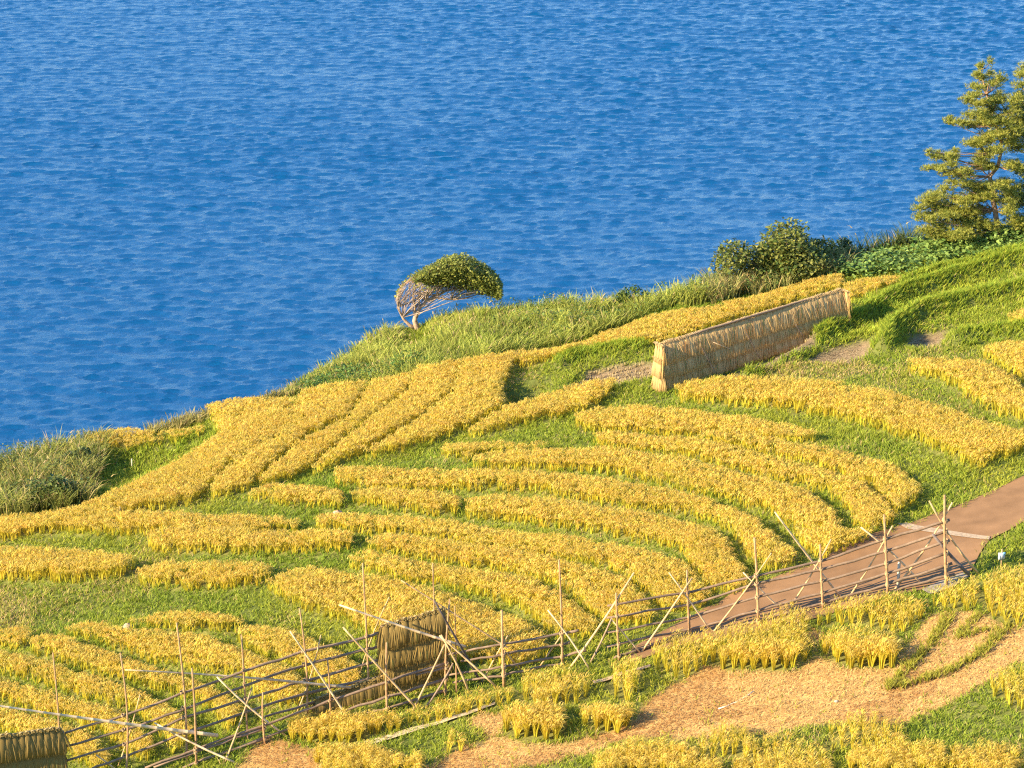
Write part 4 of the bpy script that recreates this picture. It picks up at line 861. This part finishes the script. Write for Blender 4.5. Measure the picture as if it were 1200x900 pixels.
# the long straw wall on the upper slope
g = gnd(778,455); wall = empty('drying_rack', g); tag(wall, 'long rack entirely clad with hung straw on the upper slope', 'drying rack'); racks['W'] = (wall, g)
wt = [(((777,403)),((984,341))), ((776,419),(984.5,353)), ((776,435),(985,365))]
for (p, q) in wt: rail('W', 'W', [p, ((p[0]+q[0])/2, (p[1]+q[1])/2-(1.5 if p[1] < 405 else 0)), q], .035, GREY, 0)
for u in (779, 812, 845, 878, 911, 944, 982):
    f = (u-777)/207; post('W', 'W', u, 405-62*f, u+1, 457-69*f, .04, BRN, 0.0)
hang('W', wt, .74, .36, .30, .135, ['straw sheaf in the top row of the long straw wall', 'straw sheaf in the middle row of the long straw wall', 'straw sheaf in the bottom row of the long straw wall'], 'straw sheaves hung in three rows on the long straw wall', seed=1)
for j, (p, q) in enumerate(wt):
    a = on('W', *p); b = on('W', *q); ang = atan2(b[1]-a[1], b[0]-a[0]); vs = sheaf_mesh(.74, .06, .20, 70+j); d = np.array([cos(ang), sin(ang), 0])
    for e, sgn in ((a, -1), (b, 1)):
        for w in (-.20, -.02, .16):
            o = link('rice_sheaf', vs, loc=e+d*sgn*(.14+rng.uniform(0, .05))+np.array([-sin(ang), cos(ang), 0])*w+[0, 0, -.03]); o.rotation_euler = (0, 0, ang+pi/2+rng.normal(0, .1))
            tag(o, ['straw sheaf in the top row', 'straw sheaf in the middle row', 'straw sheaf in the bottom row'][j]+(' of the left end face of the long straw wall' if sgn < 0 else ' of the right end face of the long straw wall'), 'rice sheaf', 'straw sheaves closing the ends of the long straw wall')
def wbrace(t, f, r, col, name='brace'):
    o, gg = racks['W']; a = on('W', *t, -.36); b = on('W', *f, -.55); link(name, pole_mesh(name, b, a, r, r*.8, col, gg, nodes=False), o)
wbrace((823,408),(843,446),.018,DARK); wbrace((874,390),(890,420),.016,DARK); wbrace((932,380),(941,394),.016,DARK)
o, gg = racks['W']; a = on('W', 836, 401, -.4); b = foot(899,415); link('rope', pole_mesh('rope', a, b, .011, .011, PALE, gg, bend=(0, 0, -.10), nodes=False), o)
# small straw stack and the straw in the corner
OLV_SHADE = np.array([.48, .49, .36])  # greener straw tint with the shade on these sheaves darkened into it
SG = 'straw sheaves hung on the small stack behind the front rails'
hang('B', [((452,734),(516,716)), ((452,757),(519,739)), ((452,779),(519,761)), ((452,800),(519,782))], .72, .24, .27, .16, ['straw sheaf in the top row of the small stack', 'straw sheaf in the second row of the small stack', 'straw sheaf in the third row of the small stack', 'straw sheaf in the lowest row of the small stack'], SG, seed=2, tone=OLV_SHADE)
for p in [[(446,734),(520,716)],[(446,757),(522,739)],[(446,779),(522,761)],[(446,800),(522,782)]]: rail('B', 'B', p, .034, GREY, 0)
hang('B', [((374,820),(448,795)), ((384,833),(448,811))], .62, .22, .28, .12, ['straw sheaf hanging low on the bottom rail left of the small stack', 'straw sheaf of the lowest row left of the small stack'], 'straw sheaves on the low rail left of the small stack', seed=3, tone=OLV_SHADE)
hang('B', [((-20,867),(68,855)), ((-20,889),(68,877))], .72, .24, .27, .16, ['straw sheaf in the top row of the rack end in the lower left corner', 'straw sheaf in the second row of the rack end in the lower left corner'], 'straw sheaves on the rack end in the lower left corner', seed=4, tone=OLV_SHADE)

# ------------------------------------------------------------------ small things
def box_soup(s, c, d, col, rz=0):
    c = np.asarray(c, float); d = np.asarray(d, float)/2; V = np.array([(x, y, z) for x in (-1, 1) for y in (-1, 1) for z in (-1, 1)])*d
    R = np.array([[cos(rz), -sin(rz), 0], [sin(rz), cos(rz), 0], [0, 0, 1]]); V = V@R.T+c
    s.add(V, np.array([(0,1,3),(0,3,2),(4,6,7),(4,7,5),(0,4,5),(0,5,1),(2,3,7),(2,7,6),(0,2,6),(0,6,4),(1,5,7),(1,7,3)]), col)
def stake(u, v, hpx, label, r=.026):
    g = gnd(u, v); h = hpx/scale_at(g[1]); s = Soup(); s.add(*tube([(0,0,-.1),(0.01,0,h*.95),(.01,0,h)], [r,r,r*.7], 8), np.array([.66,.58,.44])); tag(link('stake', s.mesh('stake', M_paint), loc=g), label, 'stake')
stake(154, 537, 13, 'white stake standing in the bright green hollow near the shore')
stake(141, 609, 9, 'small pale stake at the upper rim of the rice row on the left', .03)
stake(1052, 692, 34, 'pale bollard post behind the rails at the edge of the road', .045)
g = gnd(1173, 668); s = Soup(); box_soup(s, (0, 0, .30), (.035, .03, .6), np.array([.55,.38,.2])); sg = empty('sign', g); tag(sg, 'small white sign with a blue corner on the grassy bank beside the road', 'sign')
link('signpost', s.mesh('signpost', M_wood), sg); s = Soup(); box_soup(s, (-.01, -.03, .40), (.19, .02, .20), np.array([.55,.58,.60])); sb = link('sign_board', s.mesh('sign_board', M_paint), sg)
s = Soup(); box_soup(s, (.06, -.043, .48), (.08, .006, .08), np.array([.16,.38,.62])); box_soup(s, (-.065, -.043, .36), (.05, .006, .14), np.array([.60,.66,.70])); link('blue_mark', s.mesh('blue_mark', M_paint), sb)
def stone(u, v, wpx, hpx, label, col, seed):
    g = gnd(u, v); sc = scale_at(g[1]); r = np.random.default_rng(seed); V = []; n = 10
    for i in range(6):
        ph = pi*i/5; rr = sin(ph)
        for j in range(n): V.append((rr*cos(2*pi*j/n), rr*sin(2*pi*j/n), cos(ph)))
    V = np.array(V); V *= (1+r.normal(0, .06, (len(V), 1))); V = V*np.array([wpx/sc/2, wpx/sc/2.5, hpx/sc/2])+[0, 0, hpx/sc*.45]
    F = [q for i in range(5) for j in range(n) for q in ((i*n+j, (i+1)*n+j, (i+1)*n+(j+1) % n), (i*n+j, (i+1)*n+(j+1) % n, i*n+(j+1) % n))]
    s = Soup(); s.add(V, np.array(F), col); tag(link('stone', s.mesh('stone', M_stone, smooth=True), loc=g), label, 'stone')
stone(396,609,15,12,'pink rounded stone at the left tip of a long rice terrace', np.array([.55,.33,.20]), 1)
stone(150,740,12,10,'pale stone at the left end of a short rice row', np.array([.50,.36,.22]), 2)
stone(980,824,5,4,'tiny white stone on the bare ground below the round clump', np.array([.60,.50,.36]), 3)
a = gnd(842,832)+[0,0,.04]; b = gnd(883,812)+[0,0,.06]; tag(link('stick', pole_mesh('stick', a, b, .026, .02, np.array([.85,.70,.48]), a), loc=a), 'white stick lying on the bare reddish ground', 'stick')
ntri = 0; seen = set()
for o in C.objects:
    if o.type == 'MESH' and o.data.name not in seen: seen.add(o.data.name); ntri += sum(1 for _ in ()) or len(o.data.loops)-2*len(o.data.polygons)
print('triangles', ntri, 'objects', len(C.objects))
